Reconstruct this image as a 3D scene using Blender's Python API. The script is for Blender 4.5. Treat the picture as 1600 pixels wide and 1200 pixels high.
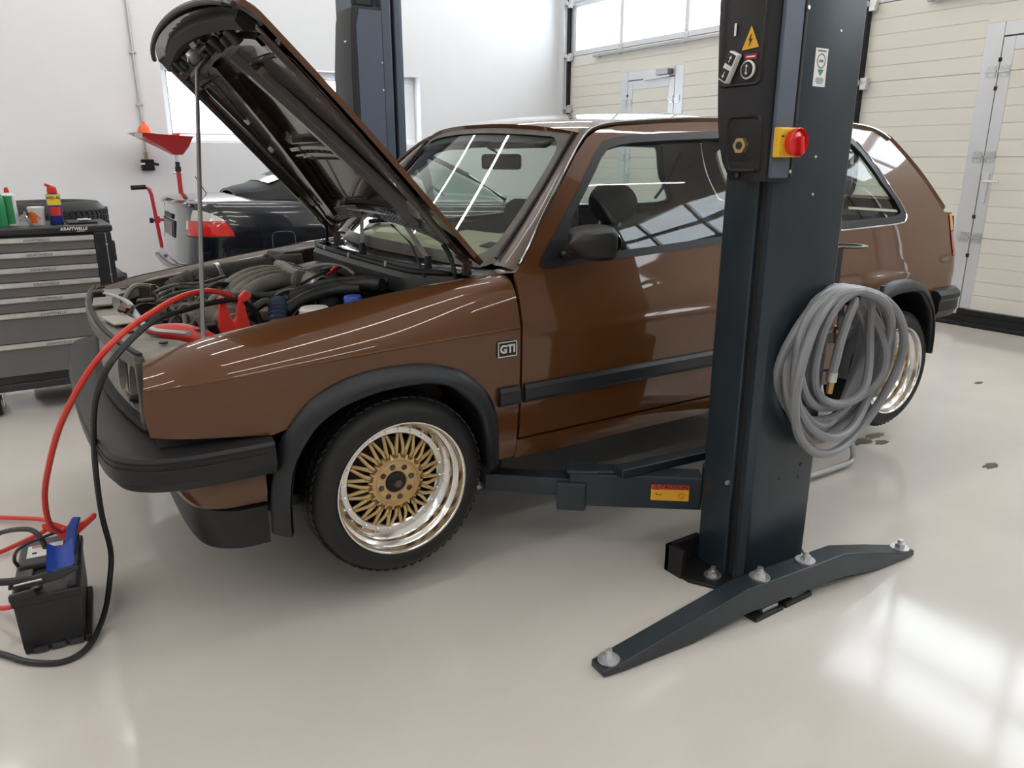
import bpy, bmesh, math, random
from math import sin, cos, pi, radians, sqrt, atan2
from mathutils import Vector, Matrix
from mathutils.geometry import delaunay_2d_cdt
random.seed(7)
for _o in list(bpy.data.objects):
    bpy.data.objects.remove(_o)
SC = bpy.context.scene
COL = SC.collection

# ------------------------------------------------------------ camera
FPX = 1190.0
cam_d = bpy.data.cameras.new('camera')
cam_d.sensor_fit = 'HORIZONTAL'
cam_d.sensor_width = 36.0
cam_d.lens = FPX / 1600.0 * 36.0
cam_d.clip_start = 0.05
cam = bpy.data.objects.new('camera', cam_d)
COL.objects.link(cam)
cam.location = (0, 0, 1.294)
cam.rotation_euler = (radians(90 - 16.46), 0, radians(-33.8))
SC.camera = cam

# ------------------------------------------------------------ world, exposure
W = bpy.data.worlds.new('world')
SC.world = W
W.use_nodes = True
_bg = W.node_tree.nodes['Background']
_bg.inputs[0].default_value = (0.86, 0.93, 1.0, 1)
_bg.inputs[1].default_value = 5.0
SC.view_settings.view_transform = 'Standard'
SC.view_settings.look = 'None'
SC.view_settings.gamma = 1.0
SC.view_settings.use_curve_mapping = False
SC.view_settings.exposure = 0.62
TUBE_POWER = 18.0         # emission of the ceiling tubes

# ------------------------------------------------------------ materials
MATS = {}
def mat(name, col, rough=0.5, metal=0.0, coat=0.0, var=0.0, vscale=6.0, bump=0.0, bscale=60.0,
        trans=0.0, emit=None, estr=0.0, spec=0.5, alpha=1.0, dust=None, dscale=5.0, damt=0.5, rvar=0.0, aniso=0.0):
    if name in MATS:
        return MATS[name]
    m = bpy.data.materials.new(name)
    m.use_nodes = True
    nt = m.node_tree
    b = nt.nodes['Principled BSDF']
    b.inputs['Base Color'].default_value = (*col, 1)
    b.inputs['Roughness'].default_value = rough
    b.inputs['Metallic'].default_value = metal
    b.inputs['Coat Weight'].default_value = coat
    b.inputs['Coat Roughness'].default_value = 0.03
    b.inputs['Specular IOR Level'].default_value = spec
    b.inputs['Transmission Weight'].default_value = trans
    if aniso:
        b.inputs['Anisotropic'].default_value = aniso
    if emit:
        b.inputs['Emission Color'].default_value = (*emit, 1)
        b.inputs['Emission Strength'].default_value = estr
    tc = nt.nodes.new('ShaderNodeTexCoord')
    if var > 0 or dust:
        n = nt.nodes.new('ShaderNodeTexNoise')
        n.inputs['Scale'].default_value = vscale
        n.inputs['Detail'].default_value = 6
        nt.links.new(tc.outputs['Object'], n.inputs['Vector'])
        mr = nt.nodes.new('ShaderNodeMapRange')
        mr.inputs['From Min'].default_value = 0.3
        mr.inputs['From Max'].default_value = 0.7
        mr.inputs['To Min'].default_value = 1 - var
        mr.inputs['To Max'].default_value = 1 + var
        nt.links.new(n.outputs['Fac'], mr.inputs['Value'])
        mx = nt.nodes.new('ShaderNodeMix')
        mx.data_type = 'RGBA'
        mx.blend_type = 'MULTIPLY'
        mx.inputs['Factor'].default_value = 1
        mx.inputs['A'].default_value = (*col, 1)
        nt.links.new(mr.outputs['Result'], mx.inputs['B'])
        out = mx.outputs['Result']
        if dust:
            n2 = nt.nodes.new('ShaderNodeTexNoise')
            n2.inputs['Scale'].default_value = dscale
            n2.inputs['Detail'].default_value = 8
            n2.inputs['Roughness'].default_value = 0.65
            nt.links.new(tc.outputs['Object'], n2.inputs['Vector'])
            m2 = nt.nodes.new('ShaderNodeMapRange')
            m2.inputs['From Min'].default_value = 0.38
            m2.inputs['From Max'].default_value = 0.68
            m2.inputs['To Max'].default_value = damt
            nt.links.new(n2.outputs['Fac'], m2.inputs['Value'])
            mx2 = nt.nodes.new('ShaderNodeMix')
            mx2.data_type = 'RGBA'
            nt.links.new(m2.outputs['Result'], mx2.inputs['Factor'])
            nt.links.new(out, mx2.inputs['A'])
            mx2.inputs['B'].default_value = (*dust, 1)
            out = mx2.outputs['Result']
        nt.links.new(out, b.inputs['Base Color'])
        if rvar > 0:
            m3 = nt.nodes.new('ShaderNodeMapRange')
            m3.inputs['From Min'].default_value = 0.3
            m3.inputs['From Max'].default_value = 0.7
            m3.inputs['To Min'].default_value = max(0.02, rough - rvar)
            m3.inputs['To Max'].default_value = rough + rvar
            nt.links.new(n.outputs['Fac'], m3.inputs['Value'])
            nt.links.new(m3.outputs['Result'], b.inputs['Roughness'])
    if bump > 0:
        nb = nt.nodes.new('ShaderNodeTexNoise')
        nb.inputs['Scale'].default_value = bscale
        nb.inputs['Detail'].default_value = 4
        nt.links.new(tc.outputs['Object'], nb.inputs['Vector'])
        bp = nt.nodes.new('ShaderNodeBump')
        bp.inputs['Strength'].default_value = bump
        bp.inputs['Distance'].default_value = 0.004
        nt.links.new(nb.outputs['Fac'], bp.inputs['Height'])
        nt.links.new(bp.outputs['Normal'], b.inputs['Normal'])
    MATS[name] = m
    return m

def glass_mat(name, tint, refl=0.08, rough=0.0):
    if name in MATS:
        return MATS[name]
    m = bpy.data.materials.new(name)
    m.use_nodes = True
    nt = m.node_tree
    nt.nodes.clear()
    o = nt.nodes.new('ShaderNodeOutputMaterial')
    t = nt.nodes.new('ShaderNodeBsdfTransparent')
    t.inputs[0].default_value = (*tint, 1)
    g = nt.nodes.new('ShaderNodeBsdfGlossy')
    g.inputs['Roughness'].default_value = rough
    g.inputs['Color'].default_value = (1, 1, 1, 1)
    fr = nt.nodes.new('ShaderNodeLayerWeight')
    fr.inputs['Blend'].default_value = 0.5
    pw = nt.nodes.new('ShaderNodeMath')
    pw.operation = 'POWER'
    pw.inputs[1].default_value = 5.0
    nt.links.new(fr.outputs['Facing'], pw.inputs[0])
    ad = nt.nodes.new('ShaderNodeMath')
    ad.operation = 'MULTIPLY_ADD'
    ad.use_clamp = True
    ad.inputs[1].default_value = 0.9
    ad.inputs[2].default_value = refl
    nt.links.new(pw.outputs[0], ad.inputs[0])
    mx = nt.nodes.new('ShaderNodeMixShader')
    nt.links.new(ad.outputs[0], mx.inputs[0])
    nt.links.new(t.outputs[0], mx.inputs[1])
    nt.links.new(g.outputs[0], mx.inputs[2])
    nt.links.new(mx.outputs[0], o.inputs[0])
    MATS[name] = m
    return m

def stripe_mat(name, cols, axis='Z', scale=1.0):
    return mat(name, cols[0])

M_FLOOR = mat('floor_epoxy', (0.63, 0.592, 0.545), 0.11, var=0.05, vscale=1.3, bump=0.015, bscale=9, spec=0.5, rvar=0.04, dust=(0.53, 0.50, 0.455), dscale=2.2, damt=0.3)
M_WALL = mat('wall_plaster', (0.705, 0.712, 0.73), 0.75, var=0.015, vscale=2, bump=0.05, bscale=80)
M_CEIL = mat('ceiling_white', (0.72, 0.72, 0.72), 0.8)
M_DPANEL = mat('sectional_panel', (0.70, 0.675, 0.605), 0.45, var=0.015, vscale=3)
M_ALU = mat('anodised_aluminium', (0.66, 0.67, 0.69), 0.38, metal=0.5)
M_PVC = mat('window_pvc_white', (0.86, 0.87, 0.89), 0.35)
M_BLKRUB = mat('black_rubber', (0.008, 0.008, 0.009), 0.6, spec=.35)
M_ZINC = mat('zinc_steel', (0.62, 0.63, 0.64), 0.33, metal=0.9, var=0.08, vscale=40)
M_CHROME = mat('chrome', (0.85, 0.85, 0.86), 0.08, metal=1.0)
M_STEELG = mat('galvanised_grey', (0.42, 0.43, 0.44), 0.45, metal=0.6)
M_PANE = glass_mat('window_pane', (0.97, 0.98, 0.98), 0.02)
M_TUBE = mat('lamp_tube_lit', (0.9, 0.9, 0.9), 0.4, emit=(1.0, 0.965, 0.91), estr=TUBE_POWER)
M_LAMPW = mat('lamp_housing_white', (0.8, 0.8, 0.8), 0.4)
M_WHITE = mat('white_print', (0.82, 0.82, 0.80), 0.45)
M_BLACK = mat('black_print', (0.012, 0.012, 0.012), 0.5)
M_LIFT = mat('lift_anthracite_paint', (0.017, 0.026, 0.034), 0.30, var=0.18, vscale=5, bump=0.05, bscale=220, dust=(0.040, 0.056, 0.074), dscale=3, damt=0.4)
M_LIFTB = mat('lift_black_plastic', (0.009, 0.009, 0.011), 0.5, bump=0.08, bscale=400, var=0.1)
M_LIFTG = mat('lift_grey_blue_side', (0.075, 0.092, 0.13), 0.45, var=0.05)

# ------------------------------------------------------------ mesh helpers
def frame(d):
    d = Vector(d).normalized()
    a = Vector((0, 0, 1)) if abs(d.z) < 0.9 else Vector((1, 0, 0))
    x = d.cross(a).normalized()
    y = x.cross(d).normalized()
    return x, y, d

def catmull(pts, n=6, closed=False):
    P = [Vector(p) for p in pts]
    out = []
    N = len(P)
    rng = N if closed else N - 1
    for i in range(rng):
        if closed:
            p0, p1, p2, p3 = P[(i - 1) % N], P[i], P[(i + 1) % N], P[(i + 2) % N]
        else:
            p1, p2 = P[i], P[i + 1]
            p0 = P[i - 1] if i > 0 else p1 * 2 - p2
            p3 = P[i + 2] if i + 2 < N else p2 * 2 - p1
        for k in range(n):
            t = k / n
            out.append(0.5 * ((2 * p1) + (p2 - p0) * t + (2 * p0 - 5 * p1 + 4 * p2 - p3) * t * t + (3 * p1 - p0 - 3 * p2 + p3) * t ** 3))
    if not closed:
        out.append(P[-1])
    return out

def interp(x, xs, ys):
    if x <= xs[0]:
        return ys[0]
    for i in range(len(xs) - 1):
        if x <= xs[i + 1]:
            t = (x - xs[i]) / (xs[i + 1] - xs[i])
            return ys[i] + (ys[i + 1] - ys[i]) * t
    return ys[-1]

def sinterp(x, xs, ys):
    """smooth monotone-ish (Catmull) interpolation"""
    n = len(xs)
    if x <= xs[0]:
        return ys[0] + (ys[1] - ys[0]) / (xs[1] - xs[0]) * (x - xs[0])
    if x >= xs[-1]:
        return ys[-1] + (ys[-1] - ys[-2]) / (xs[-1] - xs[-2]) * (x - xs[-1])
    i = 0
    while x > xs[i + 1]:
        i += 1
    h = xs[i + 1] - xs[i]
    t = (x - xs[i]) / h
    def sl(k):
        if k == 0:
            return (ys[1] - ys[0]) / (xs[1] - xs[0])
        if k == n - 1:
            return (ys[-1] - ys[-2]) / (xs[-1] - xs[-2])
        return (ys[k + 1] - ys[k - 1]) / (xs[k + 1] - xs[k - 1])
    m0, m1 = sl(i) * h, sl(i + 1) * h
    t2, t3 = t * t, t ** 3
    return (2 * t3 - 3 * t2 + 1) * ys[i] + (t3 - 2 * t2 + t) * m0 + (-2 * t3 + 3 * t2) * ys[i + 1] + (t3 - t2) * m1

def smooth(a, b, x):
    t = min(1, max(0, (x - a) / (b - a)))
    return t * t * (3 - 2 * t)

class MB:
    def __init__(s):
        s.v = []
        s.f = []
    def box(s, c, d, rot=None):
        n = len(s.v)
        c = Vector(c)
        for dx in (-.5, .5):
            for dy in (-.5, .5):
                for dz in (-.5, .5):
                    p = Vector((dx * d[0], dy * d[1], dz * d[2]))
                    if rot is not None:
                        p = rot @ p
                    s.v.append(c + p)
        for q in ((0, 1, 3, 2), (4, 6, 7, 5), (0, 4, 5, 1), (2, 3, 7, 6), (0, 2, 6, 4), (1, 5, 7, 3)):
            s.f.append(tuple(n + k for k in q))
        return s
    def bx(s, x0, x1, y0, y1, z0, z1):
        return s.box(((x0 + x1) / 2, (y0 + y1) / 2, (z0 + z1) / 2), (abs(x1 - x0), abs(y1 - y0), abs(z1 - z0)))
    def bar(s, p0, p1, w, h, up=(0, 0, 1)):
        """rectangular bar from p0 to p1, w across, h along 'up'"""
        p0, p1 = Vector(p0), Vector(p1)
        d = (p1 - p0)
        L = d.length
        d.normalize()
        side = d.cross(Vector(up)).normalized()
        u = side.cross(d).normalized()
        R = Matrix((d, side, u)).transposed()
        return s.box((p0 + p1) / 2, (L, w, h), R)
    def cyl(s, p0, p1, r0, r1=None, n=16, caps=True):
        if r1 is None:
            r1 = r0
        p0, p1 = Vector(p0), Vector(p1)
        x, y, d = frame(p1 - p0)
        b = len(s.v)
        for p, r in ((p0, r0), (p1, r1)):
            for k in range(n):
                a = 2 * pi * k / n
                s.v.append(p + x * (r * cos(a)) + y * (r * sin(a)))
        for k in range(n):
            j = (k + 1) % n
            s.f.append((b + k, b + j, b + n + j, b + n + k))
        if caps:
            s.f.append(tuple(b + k for k in reversed(range(n))))
            s.f.append(tuple(b + n + k for k in range(n)))
        return s
    def tube(s, pts, r, n=8, closed=False, caps=True, flat=1.0):
        P = [Vector(p) for p in pts]
        N = len(P)
        b = len(s.v)
        x = None
        for i in range(N):
            if closed:
                t = P[(i + 1) % N] - P[(i - 1) % N]
            else:
                t = P[min(i + 1, N - 1)] - P[max(i - 1, 0)]
            t = t.normalized() if t.length > 1e-9 else Vector((0, 0, 1))
            if x is None:
                x, y, _ = frame(t)
            else:
                x = (x - t * x.dot(t))
                x = x.normalized() if x.length > 1e-6 else frame(t)[0]
                y = t.cross(x)
            rr = r(i / (N - 1)) if callable(r) else r
            for k in range(n):
                a = 2 * pi * k / n
                s.v.append(P[i] + x * (rr * cos(a)) + y * (rr * flat * sin(a)))
        for i in range(N if closed else N - 1):
            i2 = (i + 1) % N
            for k in range(n):
                j = (k + 1) % n
                s.f.append((b + i * n + k, b + i * n + j, b + i2 * n + j, b + i2 * n + k))
        if caps and not closed:
            s.f.append(tuple(b + k for k in reversed(range(n))))
            s.f.append(tuple(b + (N - 1) * n + k for k in range(n)))
        return s
    def lathe(s, prof, n=32, o=(0, 0, 0), axis=(0, 0, 1), closed=False, a0=0.0, a1=2 * pi):
        """prof: list of (radius, height along axis)"""
        o = Vector(o)
        x, y, d = frame(axis)
        b = len(s.v)
        m = len(prof)
        full = abs(a1 - a0 - 2 * pi) < 1e-6
        cnt = n if full else n + 1
        for k in range(cnt):
            a = a0 + (a1 - a0) * k / n
            e = x * cos(a) + y * sin(a)
            for r, h in prof:
                s.v.append(o + e * r + d * h)
        for k in range(n):
            k2 = (k + 1) % cnt
            for i in range(m if closed else m - 1):
                j = (i + 1) % m
                s.f.append((b + k * m + i, b + k2 * m + i, b + k2 * m + j, b + k * m + j))
        return s
    def prism(s, poly, vec):
        """poly: list of 3D points (planar), extruded by vec"""
        b = len(s.v)
        n = len(poly)
        vec = Vector(vec)
        P = [Vector(p) for p in poly]
        nrm = Vector((0, 0, 0))
        for i in range(n):
            nrm += P[i].cross(P[(i + 1) % n])
        if nrm.dot(vec) > 0:
            P.reverse()
        s.v += P
        s.v += [p + vec for p in P]
        s.f.append(tuple(range(b, b + n)))
        s.f.append(tuple(b + n + k for k in reversed(range(n))))
        for k in range(n):
            j = (k + 1) % n
            s.f.append((b + k, b + n + k, b + n + j, b + j))
        return s
    def grid(s, fn, nu, nv, cu=False, cv=False):
        b = len(s.v)
        for i in range(nu):
            for j in range(nv):
                s.v.append(Vector(fn(i / (nu if cu else nu - 1), j / (nv if cv else nv - 1))))
        for i in range(nu if cu else nu - 1):
            for j in range(nv if cv else nv - 1):
                i2, j2 = (i + 1) % nu, (j + 1) % nv
                s.f.append((b + i * nv + j, b + i2 * nv + j, b + i2 * nv + j2, b + i * nv + j2))
        return s
    def loft(s, rings, closed=True, caps=True):
        b = len(s.v)
        n = len(rings[0])
        for r in rings:
            s.v += [Vector(p) for p in r]
        for i in range(len(rings) - 1):
            for k in range(n if closed else n - 1):
                j = (k + 1) % n
                s.f.append((b + i * n + k, b + i * n + j, b + (i + 1) * n + j, b + (i + 1) * n + k))
        if caps and closed:
            s.f.append(tuple(b + k for k in reversed(range(n))))
            s.f.append(tuple(b + (len(rings) - 1) * n + k for k in range(n)))
        return s
    def sphere(s, c, r, n=12, m=8, sc=(1, 1, 1)):
        c = Vector(c)
        return s.grid(lambda u, v: c + Vector((r * sc[0] * sin(pi * v) * cos(2 * pi * u), r * sc[1] * sin(pi * v) * sin(2 * pi * u), -r * sc[2] * cos(pi * v))), n, m, cu=True)
    def hexnut(s, c, r, h, axis=(0, 0, 1)):
        c = Vector(c)
        return s.cyl(c, c + Vector(axis).normalized() * h, r, r, 6)
    def build(s, name, m, parent=None, sm=35, bevel=0.0, seg=2, loc=None, recalc=False, sub=0):
        me = bpy.data.meshes.new(name)
        me.from_pydata([tuple(p) for p in s.v], [], s.f)
        me.update()
        if recalc:
            bm = bmesh.new()
            bm.from_mesh(me)
            bmesh.ops.recalc_face_normals(bm, faces=bm.faces)
            bm.to_mesh(me)
            bm.free()
        if sm:
            me.polygons.foreach_set('use_smooth', [True] * len(me.polygons))
            me.set_sharp_from_angle(angle=radians(sm))
        me.materials.append(m)
        o = bpy.data.objects.new(name, me)
        COL.objects.link(o)
        if parent is not None:
            o.parent = parent
        if loc is not None:
            o.location = loc
        if bevel > 0:
            md = o.modifiers.new('bevel', 'BEVEL')
            md.width = bevel
            md.segments = seg
            md.limit_method = 'ANGLE'
            md.angle_limit = radians(40)
            md.harden_normals = False
        if sub:
            md = o.modifiers.new('sub', 'SUBSURF')
            md.levels = sub
            md.render_levels = sub
        return o

def tag(o, label, cat, group=None):
    o['label'] = label
    o['category'] = cat
    if group:
        o['group'] = group
    return o
def thing(name, label, cat, loc=(0, 0, 0), rz=0.0, group=None):
    o = bpy.data.objects.new(name, None)
    o.empty_display_size = 0.1
    COL.objects.link(o)
    o.location = loc
    o.rotation_euler = (0, 0, rz)
    return tag(o, label, cat, group)
def struct(o):
    o['kind'] = 'structure'
    return o
def holder(name, parent=None, loc=(0, 0, 0)):
    o = bpy.data.objects.new(name, None)
    COL.objects.link(o)
    o.location = loc
    o.parent = parent
    return o
def copy_tree(o, parent=None):
    c = o.copy()
    COL.objects.link(c)
    c.parent = parent
    for ch in list(o.children):
        copy_tree(ch, c)
    return c

# --- lettering: font curves turned into meshes -----------------------
def text_obj(s, name, size, m, parent, mw, depth=0.0006, align='CENTER', sx=1.0, shear=0.0, bold=0.0):
    cu = bpy.data.curves.new(name, 'FONT')
    cu.body = s
    cu.size = size
    cu.extrude = depth
    cu.align_x = align
    cu.align_y = 'CENTER'
    cu.shear = shear
    cu.offset = bold
    cu.resolution_u = 3
    t = bpy.data.objects.new(name + '_tmp', cu)
    COL.objects.link(t)
    dg = bpy.context.evaluated_depsgraph_get()
    dg.update()
    me = bpy.data.meshes.new_from_object(t.evaluated_get(dg))
    bpy.data.objects.remove(t)
    bpy.data.curves.remove(cu)
    me.transform(Matrix.Diagonal((sx, 1, 1, 1)))
    me.materials.clear()
    me.materials.append(m)
    o = bpy.data.objects.new(name, me)
    COL.objects.link(o)
    o.parent = parent
    o.matrix_local = mw
    return o
def facing(pos, xdir, up):
    """matrix for text lying in plane: x along xdir, y along up"""
    x = Vector(xdir).normalized()
    y = Vector(up).normalized()
    z = x.cross(y).normalized()
    y = z.cross(x)
    M = Matrix((x, y, z)).transposed().to_4x4()
    M.translation = Vector(pos)
    return M

# --- smooth sheet panel cut from a 2D outline -----------------------
def densify(poly, step):
    out = []
    n = len(poly)
    for i in range(n):
        a, b = Vector(poly[i]), Vector(poly[(i + 1) % n])
        k = max(1, int((b - a).length / step))
        for j in range(k):
            out.append(a + (b - a) * (j / k))
    return out
def inpoly(p, poly):
    x, y = p
    c = False
    n = len(poly)
    j = n - 1
    for i in range(n):
        xi, yi = poly[i]
        xj, yj = poly[j]
        if (yi > y) != (yj > y) and x < (xj - xi) * (y - yi) / (yj - yi) + xi:
            c = not c
        j = i
    return c
def panel(name, outline, fn, m, parent, holes=(), res=0.03, thick=0.012, flip=False, rim_holes=True, gridy=None):
    """sheet: 2D outline (a,b) mapped through fn(a,b)->Vector; analytic normals; edge rim turned inward by thick"""
    loops = [[(p[0], p[1]) for p in densify([Vector((q[0], q[1])) for q in L], res)] for L in [outline] + list(holes)]
    pts, edges, loopidx = [], [], []
    for L in loops:
        b = len(pts)
        pts += L
        loopidx.append(list(range(b, b + len(L))))
        edges += [(b + i, b + (i + 1) % len(L)) for i in range(len(L))]
    xs = [p[0] for p in loops[0]]
    ys = [p[1] for p in loops[0]]
    ry = gridy or res
    def near(p):
        for q in pts[:len(edges)]:
            if abs(q[0] - p[0]) < res * 0.45 and abs(q[1] - p[1]) < ry * 0.45:
                return True
        return False
    nb = len(pts)
    i = int(min(xs) / res) - 1
    grid_pts = []
    while i * res < max(xs):
        j = int(min(ys) / ry) - 1
        while j * ry < max(ys):
            p = (i * res, j * ry)
            if inpoly(p, loops[0]) and not any(inpoly(p, h) for h in loops[1:]):
                grid_pts.append(p)
            j += 1
        i += 1
    bset = pts[:]
    cell = {}
    for q in bset:
        cell.setdefault((int(q[0] // res), int(q[1] // ry)), []).append(q)
    for p in grid_pts:
        ok = True
        ci, cj = int(p[0] // res), int(p[1] // ry)
        for a in (-1, 0, 1):
            for bb in (-1, 0, 1):
                for q in cell.get((ci + a, cj + bb), ()):
                    if abs(q[0] - p[0]) < res * 0.42 and abs(q[1] - p[1]) < ry * 0.42:
                        ok = False
        if ok:
            pts.append(p)
    r = delaunay_2d_cdt([Vector(p) for p in pts], edges, [], 0, 1e-6)
    V2, F, orig = r[0], r[2], r[3]
    faces = []
    for f in F:
        c = (sum(V2[k][0] for k in f) / len(f), sum(V2[k][1] for k in f) / len(f))
        if inpoly(c, loops[0]) and not any(inpoly(c, h) for h in loops[1:]):
            faces.append(tuple(f))
    verts = [Vector(fn(p[0], p[1])) for p in V2]
    e = 1e-3
    nrm = []
    for p in V2:
        du = Vector(fn(p[0] + e, p[1])) - Vector(fn(p[0] - e, p[1]))
        dv = Vector(fn(p[0], p[1] + e)) - Vector(fn(p[0], p[1] - e))
        n = du.cross(dv)
        n = n.normalized() if n.length > 1e-12 else Vector((0, 0, 1))
        if flip:
            n = -n
        nrm.append(n)
    ff = []
    for f in faces:
        a, b, c = verts[f[0]], verts[f[1]], verts[f[2]]
        g = (b - a).cross(c - a)
        ff.append(f if g.dot(nrm[f[0]]) >= 0 else tuple(reversed(f)))
    cn = list(nrm)
    # rim
    if thick > 0:
        back = {}
        for k, o_ in enumerate(orig):
            for oi in o_:
                back.setdefault(oi, k)
        for li, idx in enumerate(loopidx):
            b = len(verts)
            n = len(idx)
            ids = [back[i] for i in idx]
            for k in ids:
                verts.append(verts[k].copy())
                cn.append(Vector((0, 0, 0)))
            for k in ids:
                verts.append(verts[k] - nrm[k] * thick)
                cn.append(Vector((0, 0, 0)))
            for k in range(n):
                j = (k + 1) % n
                ff.append((b + k, b + n + k, b + n + j, b + j))
    me = bpy.data.meshes.new(name)
    me.from_pydata([tuple(p) for p in verts], [], ff)
    me.update()
    me.polygons.foreach_set('use_smooth', [True] * len(me.polygons))
    me.normals_split_custom_set_from_vertices([tuple(n) for n in cn])
    me.materials.append(m)
    o = bpy.data.objects.new(name, me)
    COL.objects.link(o)
    o.parent = parent
    return o
# ============================================================ ROOM
XB, YA = 6.35, 8.41
X0, Y0, ZC = -7.0, -8.4, 4.9
struct(MB().bx(X0 - .3, XB + .3, Y0 - .3, YA + .4, -.2, 0).build('floor', M_FLOOR, sm=0))
struct(MB().bx(X0 - .3, XB + .3, Y0 - .3, YA + .4, ZC, ZC + .2).build('ceiling', M_CEIL, sm=0))
struct(MB().bx(X0 - .3, X0, Y0 - .3, YA + .4, 0, ZC).build('wall_left', M_WALL, sm=0))
struct(MB().bx(X0, XB, Y0 - .3, Y0, 0, ZC).build('wall_front', M_WALL, sm=0))
# far wall with its window opening
WX0, WX1, WZ0, WZ1 = 1.57, 4.35, 1.45, 2.20
w = MB()
w.bx(X0, WX0, YA, YA + .36, 0, ZC).bx(WX1, XB, YA, YA + .36, 0, ZC)
w.bx(WX0, WX1, YA, YA + .36, 0, WZ0).bx(WX0, WX1, YA, YA + .36, WZ1, ZC)
struct(w.build('wall_back', M_WALL, sm=0))
win = struct(MB().bx(WX0, WX1, YA + .02, YA + .36, WZ0, WZ0 + .025).build('window_1', M_PVC, sm=0, bevel=.004))
fy = YA + .16
for (a, b, c, d_) in ((WX0, WX1, WZ0 + .025, WZ0 + .085), (WX0, WX1, WZ1 - .07, WZ1), (WX0, WX0 + .07, WZ0 + .085, WZ1 - .07), (WX1 - .12, WX1, WZ0 + .085, WZ1 - .07), (2.92, 3.0, WZ0 + .085, WZ1 - .07)):
    MB().bx(a, b, fy, fy + .07, c, d_).build('window_frame', M_PVC, win, sm=0, bevel=.006)
for a, b in ((WX0 + .07, 2.92), (3.0, WX1 - .12)):
    MB().bx(a, b, fy + .03, fy + .04, WZ0 + .085, WZ1 - .07).build('pane', M_PANE, win, sm=0)
    g = MB()
    g.bx(a, a + .012, fy + .012, fy + .03, WZ0 + .085, WZ1 - .07).bx(b - .012, b, fy + .012, fy + .03, WZ0 + .085, WZ1 - .07)
    g.bx(a, b, fy + .012, fy + .03, WZ0 + .085, WZ0 + .097).bx(a, b, fy + .012, fy + .03, WZ1 - .082, WZ1 - .07)
    g.build('glazing_seal', M_STEELG, win, sm=0)
# right wall: piers and header round three sectional doors
DL = [8.25, 4.17, 0.09]
DWID = 3.80
DTOP = 4.0
w = MB()
w.bx(XB, XB + .3, DL[0], YA + .36, 0, ZC)
for i, yl in enumerate(DL):
    nxt = DL[i + 1] if i + 1 < len(DL) else Y0 - .3
    w.bx(XB, XB + .3, nxt, yl - DWID, 0, ZC)
    w.bx(XB, XB + .3, yl - DWID, yl, DTOP, ZC)
struct(w.build('wall_right', M_WALL, sm=0))

SZ = [0.09, .70, 1.31, 1.92, 2.53, 3.14, 3.75, 4.0]
def ribprof(z0, z1, xf, th):
    """x-z profile of a ribbed door section (groove every fifth of its height)"""
    P = [(xf + .002, z0), (xf, z0 + .003)]
    n = max(1, round((z1 - z0) / .122))
    for k in range(1, n):
        z = z0 + (z1 - z0) * k / n
        P += [(xf, z - .006), (xf + .0045, z - .002), (xf + .0045, z + .002), (xf, z + .004)]
    P += [(xf, z1 - .003), (xf + .002, z1), (xf + th, z1), (xf + th, z0)]
    return P
def sect_panel(name, y0, y1, z0, z1, parent, xf=XB + .05, th=.04):
    return MB().prism([(x, y0, z) for x, z in ribprof(z0, z1, xf, th)], (0, y1 - y0, 0)).build(name, M_DPANEL, parent, sm=0)
M_DARKGREY = mat('dark_grey_metal', (0.10, 0.10, 0.105), 0.45, metal=.3)
hinge_bm = MB()
hinge_bm.bx(-.006, 0, -.035, .035, -.04, -.015).bx(-.006, 0, -.035, .035, .015, .04).bx(-.012, -.001, -.04, .04, -.008, .008)
for sy in (-.024, .024):
    for sz in (-.0275, .0275):
        hinge_bm.cyl((-.009, sy, sz), (-.005, sy, sz), .007, n=8)
hinge0 = hinge_bm.build('hinge', M_ZINC)
def add_hinge(parent, y, z, x=XB + .048):
    h = hinge0.copy()
    COL.objects.link(h)
    h.parent = parent
    h.location = (x, y, z)
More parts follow.
